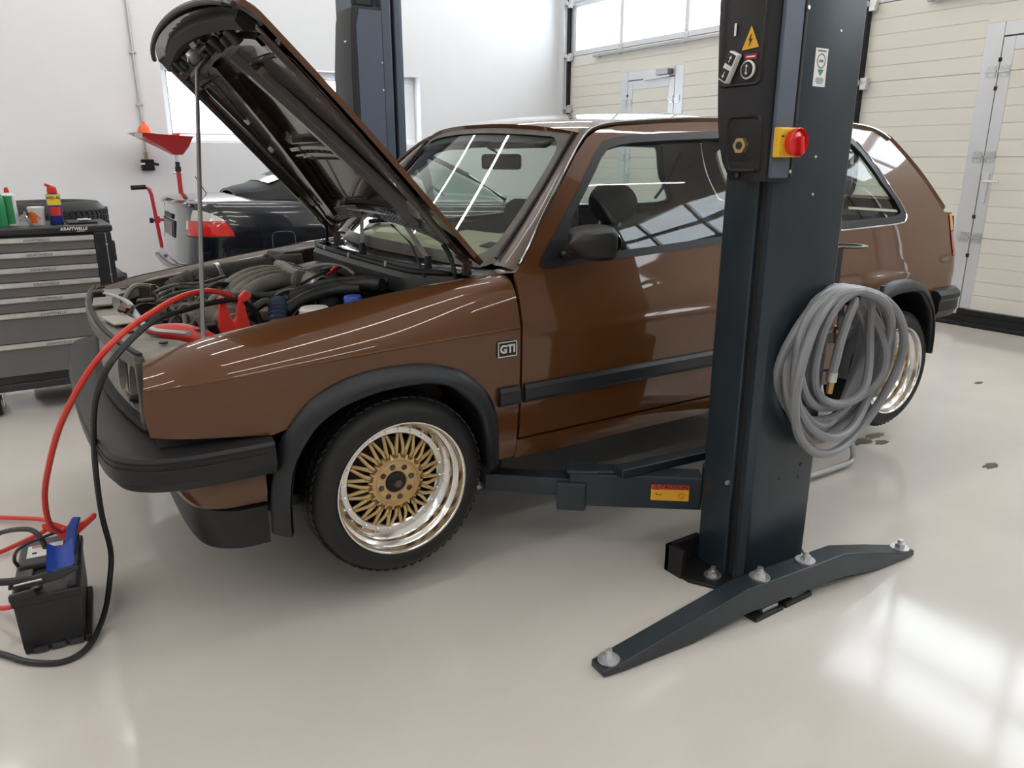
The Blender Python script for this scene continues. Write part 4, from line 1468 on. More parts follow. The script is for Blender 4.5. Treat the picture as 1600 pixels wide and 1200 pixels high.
for k in range(4):
    y = .0 + .085 * k
    MB().tube(catmull([(-.31, y, .82), (-.36, y + .02, .85), (-.43, y + .05, .838), (-.47, .22, .80)], 5), .0065, 7).build('ignition_lead', M_HOSE, engine)
# throttle body and linkage
MB().cyl((.02, -.02, .868), (.02, -.12, .862), .036, .033, 20).build('throttle_body', M_ENGALU, engine)
MB().lathe([(.038, 0), (.042, .01), (.042, .03), (.038, .04)], 20, o=(.02, -.12, .862), axis=(0, -1, 0)).build('hose_clamp', M_ZINC, engine, recalc=True)
# intake trunk across the bay (black)
MB().tube(catmull([(.02, -.15, .86), (.02, -.24, .855), (-.02, -.34, .84), (-.08, -.42, .80)], 6), lambda t: .030 + .002 * sin(60 * t), 14).build('intake_trunk', M_HOSEB, engine)
# ribbed grey air duct along the far side
P_ = catmull([(-.40, .40, .80), (-.34, .43, .835), (-.24, .455, .852), (-.12, .47, .862), (.02, .48, .872), (.14, .47, .875)], 8)
MB().tube(P_, lambda t: .038 + (.005 * sin(110 * t) if t < .30 else 0), 16).build('air_duct', M_HOSE, CAR)
MB().lathe([(.040, -.008), (.044, -.006), (.044, .006), (.040, .008)], 20, o=(-.205, .46, .855), axis=(1, .15, .08)).build('duct_clamp', M_ZINC, CAR, recalc=True)
MB().tube(catmull([(-.01, .50, .905), (.0, .45, .917), (.02, .40, .90), (.05, .36, .87)], 5), .006, 7).build('vacuum_hose', M_HOSE, CAR)
ebox('washer_box', (.10, .56, .895), (.11, .13, .05), radians(20), M_HOSE, CAR, .012)
# distribution rail, pipes and hoses near the far front
for dy, z in ((0, .825), (.03, .835), (.06, .828), (-.04, .815)):
    MB().tube(catmull([(-.47, .22 + dy, z), (-.40, .25 + dy, z + .012), (-.30, .27 + dy, z + .01), (-.20, .33 + dy, z + .02)], 5), .007, 7).build('fuel_line', M_ENGALU, CAR)
ebox('alternator_bracket', (-.40, .20, .76), (.10, .16, .06), .2, M_ENGALU, CAR, .015)
MB().cyl((-.47, .10, .70), (-.47, .27, .70), .065, n=20).build('alternator', M_ENGALU, CAR)
MB().cyl((-.50, .28, .71), (-.50, .31, .71), .08, n=24).build('drive_pulley', M_GREASE, CAR)
# radiator and fan shroud
ebox('radiator', (-.565, -.02, .66), (.035, .72, .28), 0, M_GREASE, CAR, .008)
MB().lathe([(.15, 0), (.155, .01), (.155, .04), (.145, .045)], 28, o=(-.545, -.05, .66), axis=(1, 0, 0)).build('fan_shroud', M_UNDER, CAR, recalc=True)
# red intake hose behind the slam panel
P_ = catmull([(-.575, -.26, .775), (-.53, -.315, .790), (-.48, -.36, .792), (-.43, -.42, .775), (-.40, -.47, .74)], 7)
MB().tube(P_, .034, 14).build('red_hose', M_REDH, CAR)
# ribbed grey gearbox boot and shaft below the clamp
P_ = catmull([(-.40, -.10, .79), (-.36, -.17, .80), (-.325, -.25, .79), (-.30, -.33, .76)], 8)
MB().tube(P_, lambda t: .045 + .009 * sin(34 * t), 16).build('ribbed_boot', M_ENGALU, CAR)
ebox('coil_pack', (-.345, -.02, .775), (.12, .10, .07), .3, M_ENGALU, CAR, .012)
ebox('relay_box', (-.455, -.08, .765), (.12, .08, .06), -.2, M_GREASE, CAR, .01)
ebox('bracket', (-.42, -.20, .79), (.10, .05, .012), .4, M_DUSTY, CAR, .003)
ebox('bracket', (-.47, .02, .80), (.03, .16, .012), .2, M_DUSTY, CAR, .003)
for P_ in ([(-.50, .02, .79), (-.44, -.02, .82), (-.36, -.06, .825), (-.28, -.08, .80)], [(-.48, -.14, .785), (-.42, -.12, .815), (-.34, -.14, .82), (-.27, -.2, .79)], [(-.45, -.3, .79), (-.43, -.33, .83), (-.42, -.38, .79)], [(-.30, -.02, .83), (-.22, -.05, .845), (-.14, -.07, .84), (-.05, -.07, .86)]):
    MB().tube(catmull(P_, 5), .011, 8).build('coolant_hose', M_HOSE, CAR)
MB().tube([(-.36, .0, .835), (-.30, -.045, .80)], .007, 6).build('chrome_pipe', M_ZINC, CAR)
MB().bar((-.50, -.30, .80), (-.44, -.42, .815), .02, .006).build('strap', M_HOSE, CAR, sm=0)
# ribbed blue-grey hose, reservoir with white cap, blue cap, black cloth-wrapped hoses
P_ = catmull([(-.205, -.385, .872), (-.212, -.41, .85), (-.225, -.44, .79), (-.23, -.46, .70)], 10)
MB().tube(P_, lambda t: .027 + .003 * sin(90 * t), 14).build('ribbed_hose', M_BLUEH, CAR)
MB().tube(catmull([(-.27, -.33, .84), (-.225, -.33, .862), (-.20, -.37, .84), (-.21, -.41, .80)], 6), .014, 10).build('black_hose', M_HOSEB, CAR)
MB().lathe([(.001, .862), (.040, .860), (.046, .853), (.046, .835), (.062, .828), (.066, .815), (.066, .66)], 24, o=(-.120, -.480, 0)).build('coolant_reservoir', M_WPLAST, CAR, recalc=True)
MB().lathe([(.001, .893), (.024, .891), (.028, .884), (.028, .865)], 16, o=(-.01, -.520, 0)).build('blue_cap', M_BLUEC, CAR, recalc=True)
MB().lathe([(.001, .868), (.03, .866), (.036, .85), (.036, .7)], 16, o=(-.01, -.520, 0)).build('brake_reservoir', M_WPLAST, CAR, recalc=True)
for P_, r_ in (([(-.15, -.30, .845), (-.06, -.30, .875), (.02, -.31, .885), (.09, -.36, .895), (.13, -.42, .90)], .024), ([(-.19, -.38, .83), (-.12, -.36, .865), (-.02, -.36, .885), (.06, -.40, .89)], .018), ([(-.12, -.20, .85), (-.02, -.22, .88), (.08, -.28, .90), (.18, -.36, .90)], .018)):
    P_ = catmull(P_, 6)
    MB().tube(P_, lambda t, r_=r_: r_ * (1 + .10 * sin(17 * t) + .05 * sin(41 * t)), 12).build('cloth_wrapped_hose', M_HOSEB, CAR)
for P_, m_ in (([(.02, .05, .90), (.07, -.02, .925), (.12, -.08, .92), (.14, -.14, .90)], M_DUSTY), ([(.10, .10, .89), (.12, .0, .91), (.10, -.10, .92), (.02, -.14, .91), (-.06, -.15, .88)], M_HOSEB), ([(.05, -.12, .90), (.07, -.15, .93), (.08, -.12, .905)], M_REDH)):
    MB().tube(catmull(P_, 6), .0055, 7).build('wiring', m_, CAR)
ebox('battery_tray_box', (.12, -.10, .80), (.14, .22, .10), 0, M_GREASE, CAR, .012)
ebox('fuse_box', (.10, .30, .80), (.16, .2, .09), 0, M_GREASE, CAR, .012)
# loose wiring, brackets and small castings that clutter the bay
random.seed(21)
for k in range(26):
    x0, y0 = random.uniform(-.50, .02), random.uniform(-.28, .42)
    z0 = .80 + random.uniform(0, .035)
    an_ = random.uniform(0, pi)
    L2 = random.uniform(.08, .20)
    P_ = [(x0 - cos(an_) * L2 / 2, y0 - sin(an_) * L2 / 2, z0 - .02), (x0 - cos(an_) * L2 / 5, y0 - sin(an_) * L2 / 5, z0 + random.uniform(.01, .03)), (x0 + cos(an_) * L2 / 5 + random.uniform(-.03, .03), y0 + sin(an_) * L2 / 5, z0 + random.uniform(.0, .03)), (x0 + cos(an_) * L2 / 2, y0 + sin(an_) * L2 / 2, z0 - .03)]
    MB().tube(catmull(P_, 5), random.choice((.004, .005, .007, .010)), 7).build('wiring', random.choice((M_HOSE, M_HOSEB, M_HOSE, M_ENGALU, M_DUSTY)), engine)
for k in range(22):
    x0, y0 = random.uniform(-.52, .0), random.uniform(-.30, .40)
    d_ = (random.uniform(.02, .06), random.uniform(.02, .07), random.uniform(.012, .04))
    R2 = Matrix.Rotation(random.uniform(-.6, .6), 3, 'Z') @ Matrix.Rotation(random.uniform(-.3, .3), 3, 'X')
    MB().box((x0, y0, .785 + random.uniform(0, .03)), d_, R2).build('bracket', random.choice((M_ENGALU, M_GREASE, M_DUSTY, M_ENGALU)), engine, sm=0, bevel=.004)
for k in range(14):
    x0, y0 = random.uniform(-.48, .0), random.uniform(-.25, .38)
    z0 = .815 + random.uniform(0, .03)
    MB().cyl((x0, y0, z0 - .03), (x0, y0, z0), .014, .012, 12).hexnut((x0, y0, z0), .009, .008).build('sender', random.choice((M_ENGALU, M_ZINC, M_GREASE)), engine, sm=25)
# wipers
def wiper(x0, y0, x1, y1, par=CAR):
    a = Vector((x0, y0, .985))
    q = MB()
    q.cyl(a, a + Vector((-.02, 0, .035)), .013, .010, 10)
    return a
for (u0, u1, v1) in ((.02, .50, .16), (-.66, -.24, .14)):
    b0 = wind(u0, -.09) + Vector((-.03, 0, .012))
    k1 = wind(u1, v1) + Vector((-.05, 0, .03))
    wp = MB().cyl(b0 + Vector((0, 0, -.03)), b0 + Vector((0, 0, .012)), .014, .011, 12).build('wiper', M_SEAL, CAR)
    MB().bar(b0, k1, .016, .010, up=(-.7, 0, .7)).build('wiper_arm', M_DUSTY, wp, sm=0, bevel=.003)
    d_ = (wind(u1 + .28, v1 - .05) - wind(u1 - .28, v1 + .06)).normalized()
    MB().bar(k1 - d_ * .20, k1 + d_ * .20, .010, .012, up=(-.7, 0, .7)).build('wiper_blade', M_BLKRUB, wp, sm=0)
    MB().box(k1, (.03, .05, .03)).build('blade_joint', M_SEAL, wp, sm=0, bevel=.006)

# ============================================================ INTERIOR
MB().bx(.35, 2.7, -.70, .70, .36, .40).build('cabin_floor', M_UNDER, CAR, sm=0)
M_DTOP = mat('pale_dash_cover', (.34, .33, .22), .7, var=.12, vscale=8)
DS = MB()
def dash(u, v):
    y = -.68 + 1.36 * u
    w_ = wind(y / .66, 0)
    prof = [(.04, -.02), (.10, .012), (.20, .02), (.28, .018), (.315, .0), (.32, -.06), (.30, -.30)]
    a, b = prof[round(v * 6)]
    hump = .045 * smooth(.03, .10, u) * (1 - smooth(.42, .50, u)) * smooth(.4, .6, v)
    return (w_.x + a, y, .985 + b + hump)
DS.grid(dash, 41, 7)
DS.build('dashboard', M_DTOP, CAR, sm=50)
vt = MB()
for k in range(12):
    vt.box((.50 + .012 * k * .5, -.50 + .004 * k, 1.004 + .0005 * k), (.004, .16, .004))
vt.build('defrost_vent', M_BLACK, CAR, sm=0)['kind'] = 'stuff'
sw = MB().lathe([(.170, -.012), (.185, -.014), (.190, 0), (.185, .014), (.172, .012)], 36, o=(.80, -.36, 1.02), axis=(-.9, 0, .42), closed=True)
sw.bar((.80, -.36, .86), (.80, -.36, 1.18), .03, .012, up=(-.9, 0, .42)).cyl((.80, -.36, 1.02), (.68, -.36, .965), .05, .03, 14)
sw.build('steering_wheel', M_DASH, CAR, recalc=True)
def seat(y, x=1.12, dz=0.0):
    t_ = MB()
    def cush(name, fn, m_=M_FABRIC, par=None):
        return MB().grid(fn, 16, 12, cu=True).build(name, m_, par or CAR, sm=70, recalc=True)
    def sq(t, q=3.5):
        c, s = cos(t), sin(t)
        r = (abs(c) ** q + abs(s) ** q) ** (-1 / q)
        return c * r, s * r
    prof = [(.0, .02), (.02, .75), (.06, .92), (.2, 1.0), (.5, .98), (.8, .92), (.94, .80), (.985, .6), (1.0, .02)]
    def backf(u, v):
        t = v
        c, s = sq(2 * pi * u)
        i = interp(t, [k / 8 for k in range(9)], [p[0] for p in prof])
        k_ = interp(t, [k / 8 for k in range(9)], [p[1] for p in prof])
        h = .62 * i
        return (x + .02 + .16 * i + .055 * c * k_, y + .245 * s * k_ * (1 - .12 * i), .47 + dz + h * .93)
    bk = MB().grid(backf, 24, 17, cu=True).build('front_seat', M_FABRIC, CAR, sm=70, recalc=True)
    def hr(u, v):
        c, s = sq(2 * pi * u)
        k_ = sin(pi * (.02 + .96 * v)) ** .35
        return (x + .205 + .045 * c * k_, y + .125 * s * k_, 1.075 + dz + .15 * (v - .15))
    MB().grid(hr, 24, 14, cu=True).build('headrest', M_FABRIC, bk, sm=70, recalc=True)
    for d_ in (-.06, .06):
        MB().cyl((x + .19, y + d_, 1.02 + dz), (x + .205, y + d_, 1.09 + dz), .006, n=8).build('headrest_post', M_ZINC, bk)
    def cu(u, v):
        c, s = sq(2 * pi * u)
        k_ = sin(pi * (.02 + .96 * v)) ** .4
        return (x - .20 + .27 * c * k_, y + .25 * s * k_, .44 + .14 * v)
    MB().grid(cu, 24, 10, cu=True).build('seat_cushion', M_FABRIC, bk, sm=70, recalc=True)
seat(-.36, .93)
seat(.36, .97, -.09)
def bench(u, v):
    P_ = [(1.95, .44), (1.95, .60), (2.30, .62), (2.36, .66), (2.48, 1.04), (2.52, 1.06), (2.56, 1.04), (2.46, .44)]
    a = P_[min(7, int(round(v * 7)))]
    return (a[0], -.60 + 1.2 * u, a[1])
MB().grid(bench, 9, 8).build('rear_bench', M_FABRIC, CAR, sm=40)
MB().bx(2.46, 2.95, -.62, .62, .98, 1.0).build('parcel_shelf', M_DASH, CAR, sm=0)
for y in (-.63, .63):
    MB().tube(catmull([(1.74, y * .95, 1.36), (1.735, y * 1.02, 1.2), (1.76, y * 1.1, 1.0), (1.78, y * 1.12, .6)], 4), .016, 6, flat=.25).build('seat_belt', M_BLKRUB, CAR)
    MB().tube(catmull([(2.37, y * .88, 1.33), (2.31, y * .95, 1.16), (2.22, y * .92, 1.08)], 4), .012, 6, flat=.3).build('rear_belt', M_BLKRUB, CAR)
# inside mirror, sun visors, header rail
im = MB().box((.845, .0, 1.283), (.03, .185, .060), Matrix.Rotation(.45, 3, 'Z')).build('inside_mirror', M_SEAL, CAR, sm=0, bevel=.012)
MB().tube([(.840, .0, 1.305), (.80, .0, 1.335), (.77, 0, 1.375)], .010, 8).build('mirror_stem', M_SEAL, im)
for y in (-.28, .28):
    MB().box((.80, y, 1.365), (.16, .40, .022), Matrix.Rotation(-.35, 3, 'Y')).build('sun_visor', M_DASH, CAR, sm=0, bevel=.01)
panel('shade_band', [(-.93, .905), (.93, .905), (.93, .985), (-.93, .985)], wind_off(-.004), M_SEAL, CAR, res=.08, thick=0, flip=True)
# inner door skins and inner quarter walls so the cabin is closed
for s_ in (-1, 1):
    MB().bx(.45, 2.35, s_ * .745 - .02, s_ * .745 + .03, .40, .985).build('door_card', M_DASH, CAR, sm=0)
    MB().grid(lambda u, v: (1.68 + .10 * v, s_ * (hw(1.73, 1.0 + .42 * u) - .02), 1.0 + .42 * u), 6, 3).build('b_pillar_trim', M_SEAL, CAR)
# ============================================================ TWO-POST LIFT, NEAR COLUMN
def washer_bolt(parent, x, y, z, r=.030, name='anchor_bolt', m_=None):
    b = MB().cyl((x, y, z), (x, y, z + .005), r, n=20)
    b.hexnut((x, y, z + .005), r * .55, .014)
    b.cyl((x, y, z + .019), (x, y, z + .032), r * .30, n=12)
    return b.build(name, m_ or M_ZINC, parent, sm=25)
lift = thing('car_lift_post', 'dark grey lift column in front of the brown car, with control box and hose coil', 'lift column', (1.92, 1.42, 0))
LT = holder('lt')
LT.parent = lift
LT.location = (-1.92, -1.42, 0)
ZT = 3.2
sec = [(1.800, 1.345), (2.055, 1.345), (2.075, 1.362), (2.078, 1.57), (2.04, 1.59), (2.04, 1.575), (2.055, 1.56), (1.84, 1.56), (1.83, 1.575), (1.815, 1.575), (1.790, 1.555), (1.772, 1.455), (1.772, 1.425), (1.790, 1.420), (1.790, 1.400), (1.772, 1.395), (1.770, 1.375), (1.780, 1.352)]
MB().prism([(x, y, .012) for x, y in sec], (0, 0, ZT)).build('column', M_LIFT, LT, sm=20, bevel=.004)
MB().bx(1.786, 1.800, 1.3995, 1.4215, .02, ZT).build('column_groove', M_BLACK, LT, sm=0)
# base plate, gusset, outrigger beam
MB().prism([(1.66, 1.47, 0), (1.72, 1.36, 0), (1.76, 1.27, 0), (2.13, 1.27, 0), (2.13, 1.60, 0), (1.72, 1.60, 0), (1.66, 1.55, 0)], (0, 0, .012)).build('base_plate', M_LIFTB, LT, sm=0, bevel=.002)
MB().bx(1.655, 1.80, 1.555, 1.575, .0, .095).bx(1.655, 1.675, 1.50, 1.575, .0, .095).build('gusset', M_LIFTB, LT, sm=0, bevel=.003)
bA, bB = Vector((1.135, 1.292, 0)), Vector((2.425, 1.195, 0))
bd = (bB - bA).normalized()
bs = Vector((-bd.y, bd.x, 0))
L_ = (bB - bA).length
top = [(0, .022), (.06, .030), (.30, .075), (.50, .112), (.92, .112), (1.10, .068), (L_ - .06, .030), (L_, .022)]
bot = [(0, .002), (.06, .002), (.28, .002), (.42, .030), (.98, .030), (1.06, .002), (L_ - .06, .002), (L_, .002)]
BM = MB()
for i in range(len(top) - 1):
    t0, z1 = top[i]
    t1, z2 = top[i + 1]
rings = []
for (t, zt), (_, zb) in zip(top, bot):
    w_ = .034 if .03 < t < L_ - .03 else .030
    p = bA + bd * t
    rings.append([p + bs * w_ + Vector((0, 0, zb)), p - bs * w_ + Vector((0, 0, zb)), p - bs * w_ + Vector((0, 0, zt)), p + bs * w_ + Vector((0, 0, zt))])
BM.loft(rings).build('outrigger_beam', M_LIFT, LT, sm=20, bevel=.004, recalc=True)
for t, zt in ((.035, .026), (.58, .112), (.775, .112), (L_ - .04, .027)):
    p = bA + bd * t
    washer_bolt(LT, p.x, p.y, zt, .030)
washer_bolt(LT, 1.742, 1.445, .012, .028)
washer_bolt(LT, 2.08, 1.44, .012, .026)
for k in range(2):
    x = 1.66 + .135 * k
    MB().bx(x, x + .125, 1.205, 1.30, 0, .012 + .004 * k).build('shim_plate', M_LIFTB, LT, sm=0, bevel=.002)
    MB().bx(x + .04, x + .11, 1.215, 1.29, .013, .026).build('shim_spacer', M_ZINC, LT, sm=0, bevel=.002)
# small screws and drill holes on the column
for x, z in ((1.894, .348), (1.987, .332), (1.993, .374)):
    MB().cyl((x, 1.3455, z), (x, 1.3435, z), .006, n=10).build('drill_hole', M_BLACK, LT)
for x, z in ((1.775, .33),):
    MB().cyl((1.772, 1.44, z), (1.764, 1.44, z), .008, .006, 10).build('rivet', M_ZINC, LT)
for x, z in ((1.90, 1.30), (1.905, 1.20), (1.95, 1.62), (1.83, .72), (1.88, .80)):
    MB().cyl((x, 1.3455, z), (x, 1.3425, z), .0045, .003, 8).build('rivet', M_ZINC, LT)
# control box on the front-facing side of the column
cb = MB()
def cbx(z):      # how far the moulded cover bulges out
    return sinterp(z, [1.235, 1.26, 1.32, 1.45, 1.75, 2.1, 2.3], [1.700, 1.690, 1.683, 1.680, 1.684, 1.70, 1.72])
def cby(z):      # left edge of the cover
    return sinterp(z, [1.235, 1.27, 1.35, 1.5, 1.75, 2.1, 2.3], [1.478, 1.495, 1.515, 1.530, 1.545, 1.54, 1.52])
rings = []
for k in range(22):
    z = 1.237 + 1.06 * k / 21
    xf, yl_ = cbx(z), cby(z)
    rings.append([(1.772, 1.348, z), (1.715, 1.348, z), (1.702, 1.352, z), (xf + .006, 1.364, z), (xf, 1.376, z), (xf, yl_ - .03, z), (xf + .004, yl_ - .012, z), (xf + .018, yl_, z), (1.772, yl_ + .006, z)])
cbo = cb.loft(rings).build('control_box', M_LIFTB, LT, sm=35, recalc=True)
MB().bx(1.708, 1.785, 1.3385, 1.349, 1.245, 2.28).build('box_side_panel', M_LIFTG, cbo, sm=0, bevel=.004)
MB().bx(1.786, 1.797, 1.337, 1.350, 1.245, 2.28).build('box_edge_strip', M_LIFTB, cbo, sm=0, bevel=.003)
# recessed operating field (frame standing proud around a darker field)
def face(y, z, off=0.0):
    return Vector((cbx(z) - off, y, z))
def facegrid(name, y0, y1, z0, z1, off, m_, par=cbo, thick=.004, bev=0.0):
    r0 = []
    return MB().prism([face(y0, z0, off), face(y1, z0, off), face(y1, z1, off), face(y0, z1, off)], (thick, 0, 0)).build(name, m_, par, sm=0, bevel=bev)
def recess(y0, y1, z0, z1, w=.010, name='recess_frame'):
    n = 8
    out = []
    P = rounded([(y0, z0), (y1, z0), (y1, z1), (y0, z1)], .02, 4)
    cy_, cz_ = (y0 + y1) / 2, (z0 + z1) / 2
    def ring(k, off):
        return [face(cy_ + (y - cy_) * k, cz_ + (z - cz_) * (1 - (1 - k) * (y1 - y0) / (z1 - z0)), off) for y, z in P]
    MB().loft([ring(1.06, -.001), ring(1.0, .006), ring(.95, .006), ring(.86, -.0005)], caps=False).build(name, M_LIFTB, cbo, sm=50)
    MB().loft([ring(.87, .0006), ring(.86, .0004)], caps=True).build('recess_field', M_BLACK, cbo, sm=0)
recess(1.372, 1.508, 1.478, 1.90)
recess(1.362, 1.470, 1.262, 1.402)
# warning triangle with lightning bolt
M_YEL = mat('warning_yellow', (.80, .42, .02), .5)
x_ = 1.6775
c = (1.414, 1.586)
wt = MB().prism([(x_, c[0] - .028, c[1] - .020), (x_, c[0] + .026, c[1] - .024), (x_, c[0] + .000, c[1] + .032)], (.0015, 0, 0)).build('warning_triangle', M_YEL, cbo, sm=0)
bl = MB()
pts = [(.003, .016), (-.006, .0), (-.001, .001), (-.004, -.014), (.007, .004), (.001, .003)]
bl.prism([(x_ - .0012, c[0] - a, c[1] + b - .002) for a, b in pts], (.001, 0, 0))
bl.build('lightning_sign', M_BLACK, wt, sm=0)
# up/down push buttons and round stop button
pb_ = MB()
ax_ = Vector((0, -.45, .89)).normalized()
R_ = Matrix((Vector((1, 0, 0)), Vector((0, -.89, -.45)), Vector((0, -.45, .89)))).transposed()
pp = Vector((1.668, 1.466, 1.524))
pbp = MB().box(pp, (.020, .030, .076), R_).build('push_buttons', M_WHITE, cbo, sm=0, bevel=.003)
for d_, s in ((.020, '\u2191'), (-.020, '\u2193')):
    q = pp + ax_ * d_ + Vector((-.010, 0, 0))
    MB().box(q, (.006, .024, .028), R_).build('button_key', M_BLACK, pbp, sm=0, bevel=.002)
    ar = MB()
    ar.prism([q + Vector((-.0035, 0, 0)) + R_ @ Vector((0, a, b * (1 if d_ > 0 else -1))) for a, b in ((-.001, -.008), (.001, -.008), (.001, .002), (.0045, .002), (0, .009), (-.0045, .002), (-.001, .002))], (.001, 0, 0))
    ar.build('arrow_sign', M_WHITE, pbp, sm=0)
sb = MB().lathe([(.021, -.001), (.023, .006), (.019, .009)], 24, o=(1.6785, 1.412, 1.514), axis=(-1, 0, 0), closed=True).build('stop_button', M_WHITE, cbo, recalc=True)
MB().cyl((1.679, 1.412, 1.514), (1.668, 1.412, 1.514), .018, .016, 20).build('button_cap', M_BLACK, sb)
ar = MB()
for k, (a, b) in enumerate(((.0, .008), (.0, -.008))):
    ar.prism([(1.667, 1.412 + p, 1.514 + b + q_) for p, q_ in ((-.004, -.001 if b > 0 else .001), (.004, -.001 if b > 0 else .001), (0, .005 if b > 0 else -.005))], (.001, 0, 0))
ar.bx(1.6665, 1.6675, 1.411, 1.413, 1.506, 1.522)
ar.build('arrow_sign', M_WHITE, sb, sm=0)
M_REDTXT = mat('red_label', (.35, .01, .015), .5)
rl = MB().bx(1.6765, 1.678, 1.388, 1.428, 1.538, 1.552).build('red_label', M_REDTXT, cbo, sm=0)
MB().bx(1.6758, 1.6766, 1.394, 1.422, 1.5435, 1.5465).build('label_print', M_WHITE, rl, sm=0)
MB().bx(1.676, 1.678, 1.462, 1.468, 1.60, 1.63).build('key_mark', M_WHITE, cbo, sm=0)
# brass socket
bsx = MB().cyl((1.685, 1.416, 1.328), (1.668, 1.416, 1.328), .021, n=6).build('brass_socket', mat('brass', (.55, .42, .20), .35, metal=.8), cbo, sm=20)
MB().cyl((1.669, 1.416, 1.328), (1.666, 1.416, 1.328), .010, n=14).build('socket_hole', M_BLACK, bsx)
# main switch: yellow plate, red rotary knob
ms = MB().bx(1.706, 1.790, 1.318, 1.339, 1.298, 1.372).build('main_switch', mat('switch_yellow', (.85, .50, .03), .4), cbo, sm=0, bevel=.004)
M_REDK = mat('knob_red', (.72, .020, .022), .3, coat=.3)
kn = MB().lathe([(.001, .020), (.025, .020), (.028, .018), (.034, .010), (.037, .022), (.034, .026), (.030, .0)], 32, o=(1.757, 1.320, 1.335), axis=(0, -1, 0)).build('switch_knob', M_REDK, cbo, recalc=True)
MB().bar((1.757, 1.296, 1.350), (1.764, 1.296, 1.305), .012, .022, up=(0, -1, 0)).build('knob_grip', M_REDK, kn, sm=0, bevel=.004)
MB().bx(1.712, 1.722, 1.3172, 1.3182, 1.348, 1.352).build('switch_mark', M_BLACK, ms, sm=0)
MB().cyl((1.783, 1.3385, 1.262), (1.783, 1.334, 1.262), .005, n=10).build('screw', M_ZINC, cbo)
MB().cyl((1.792, 1.337, 1.66), (1.792, 1.333, 1.66), .005, n=10).build('screw', M_ZINC, cbo)
MB().cyl((1.689, 1.43, 1.252), (1.684, 1.43, 1.252), .007, n=10).build('screw', M_BLACK, cbo)
# test sticker on the column
stk = MB().prism([(1.852, 1.3445, 1.478), (1.904, 1.3445, 1.478), (1.904, 1.3445, 1.572), (1.852, 1.3445, 1.572)], (0, -.001, 0)).build('test_sticker', M_WHITE, LT, sm=0)
M_INK = mat('grey_ink', (.20, .21, .22), .6)
M_GRN = mat('green_ink', (.05, .28, .12), .6)
MB().lathe([(.0155, 0), (.0185, 0), (.0185, .0006), (.0155, .0006)], 28, o=(1.878, 1.3435, 1.541), axis=(0, -1, 0), closed=True).build('sticker_ring', M_INK, stk, recalc=True)
MB().prism([(1.866, 1.3434, 1.5205), (1.892, 1.3434, 1.5205), (1.879, 1.3434, 1.504)], (0, -.0006, 0)).build('sticker_triangle', M_GRN, stk, sm=0)
for z, hw_, hh_ in ((1.5655, .018, .0022), (1.541, .009, .003), (1.4985, .015, .0012), (1.4945, .017, .0012), (1.4905, .016, .0012), (1.4865, .012, .0012)):
    MB().bx(1.878 - hw_, 1.878 + hw_, 1.3430, 1.3436, z - hh_, z + hh_).build('sticker_print', M_INK, stk, sm=0)
# black ring holder bolted to the column
rh = MB().bx(2.020, 2.145, 1.385, 1.391, .925, 1.035).build('ring_holder', M_LIFTB, LT, sm=0, bevel=.002)
MB().bx(2.020, 2.150, 1.385, 1.42, 1.032, 1.037).build('holder_flange', M_LIFTB, rh, sm=0)
MB().lathe([(.050, 0), (.066, 0), (.066, .004), (.050, .004)], 32, o=(2.205, 1.42, 1.032), closed=True).build('holder_ring', M_LIFT, rh, recalc=True)
for z in (1.010, .965):
    MB().cyl((2.075, 1.385, z), (2.075, 1.379, z), .010, n=6).cyl((2.075, 1.379, z), (2.075, 1.376, z), .006, n=10).build('bolt', M_CHROME, rh, sm=20)
# hose hooks
hk = MB().bx(2.06, 2.24, 1.372, 1.380, .872, .900).build('hose_hook', M_LIFTB, LT, sm=0, bevel=.002)
for x in (2.098, 2.215):
    MB().tube([(x, 1.376, .880), (x, 1.335, .876), (x, 1.292, .880), (x, 1.286, .900), (x, 1.286, .925)], .009, 8, flat=.7).build('hook_prong', M_LIFTB, hk)
# carriage and arms
car_ = MB().bx(1.955, 2.06, 1.565, 1.66, .14, .62).build('carriage', M_LIFTB, LT, sm=0, bevel=.006)
MB().cyl((1.90, 1.60, .165), (1.90, 1.60, .300), .045, n=20).build('arm_pivot', M_LIFT, car_)
A0, A1, A2 = Vector((1.83, 1.60, .232)), Vector((1.49, 1.875, .232)), Vector((1.265, 2.055, .245))
arm = MB().bar(A0, A1, .085, .115).build('lift_arm', M_LIFT, LT, sm=0, bevel=.005)
MB().bar(A1 + (A0 - A1) * .12, A2, .062, .062).build('arm_extension', M_LIFT, arm, sm=0, bevel=.004)
MB().bar(A1 + (A0 - A1) * .22 + Vector((0, 0, .064)), A1 - (A0 - A1) * .02 + Vector((0, 0, .064)), .095, .014).bar(A1 + Vector((.045, -.035, -.022)), A1 + Vector((-.03, .028, -.022)), .11, .10).bar(A1 + (A0 - A1) * .50 + Vector((0, 0, .062)), A1 + (A0 - A1) * .18 + Vector((0, 0, .062)), .07, .014).build('arm_collar', M_LIFT, arm, sm=0, bevel=.006)
MB().cyl(A2 + Vector((0, 0, .0)), A2 + Vector((0, 0, .045)), .032, n=18).cyl(A2 + Vector((0, 0, .045)), A2 + Vector((0, 0, .085)), .055, .055, 20).build('lift_pad', M_BLKRUB, arm)
MB().cyl(A2 + Vector((-.03, .02, .01)), A2 + Vector((-.03, .02, -.03)), .03, n=14).build('pad_screw', M_ZINC, arm)
MB().bar((1.58, 1.735, .306), (2.02, 1.70, .300), .055, .030).build('locking_bar', M_LIFT, arm, sm=0, bevel=.003)
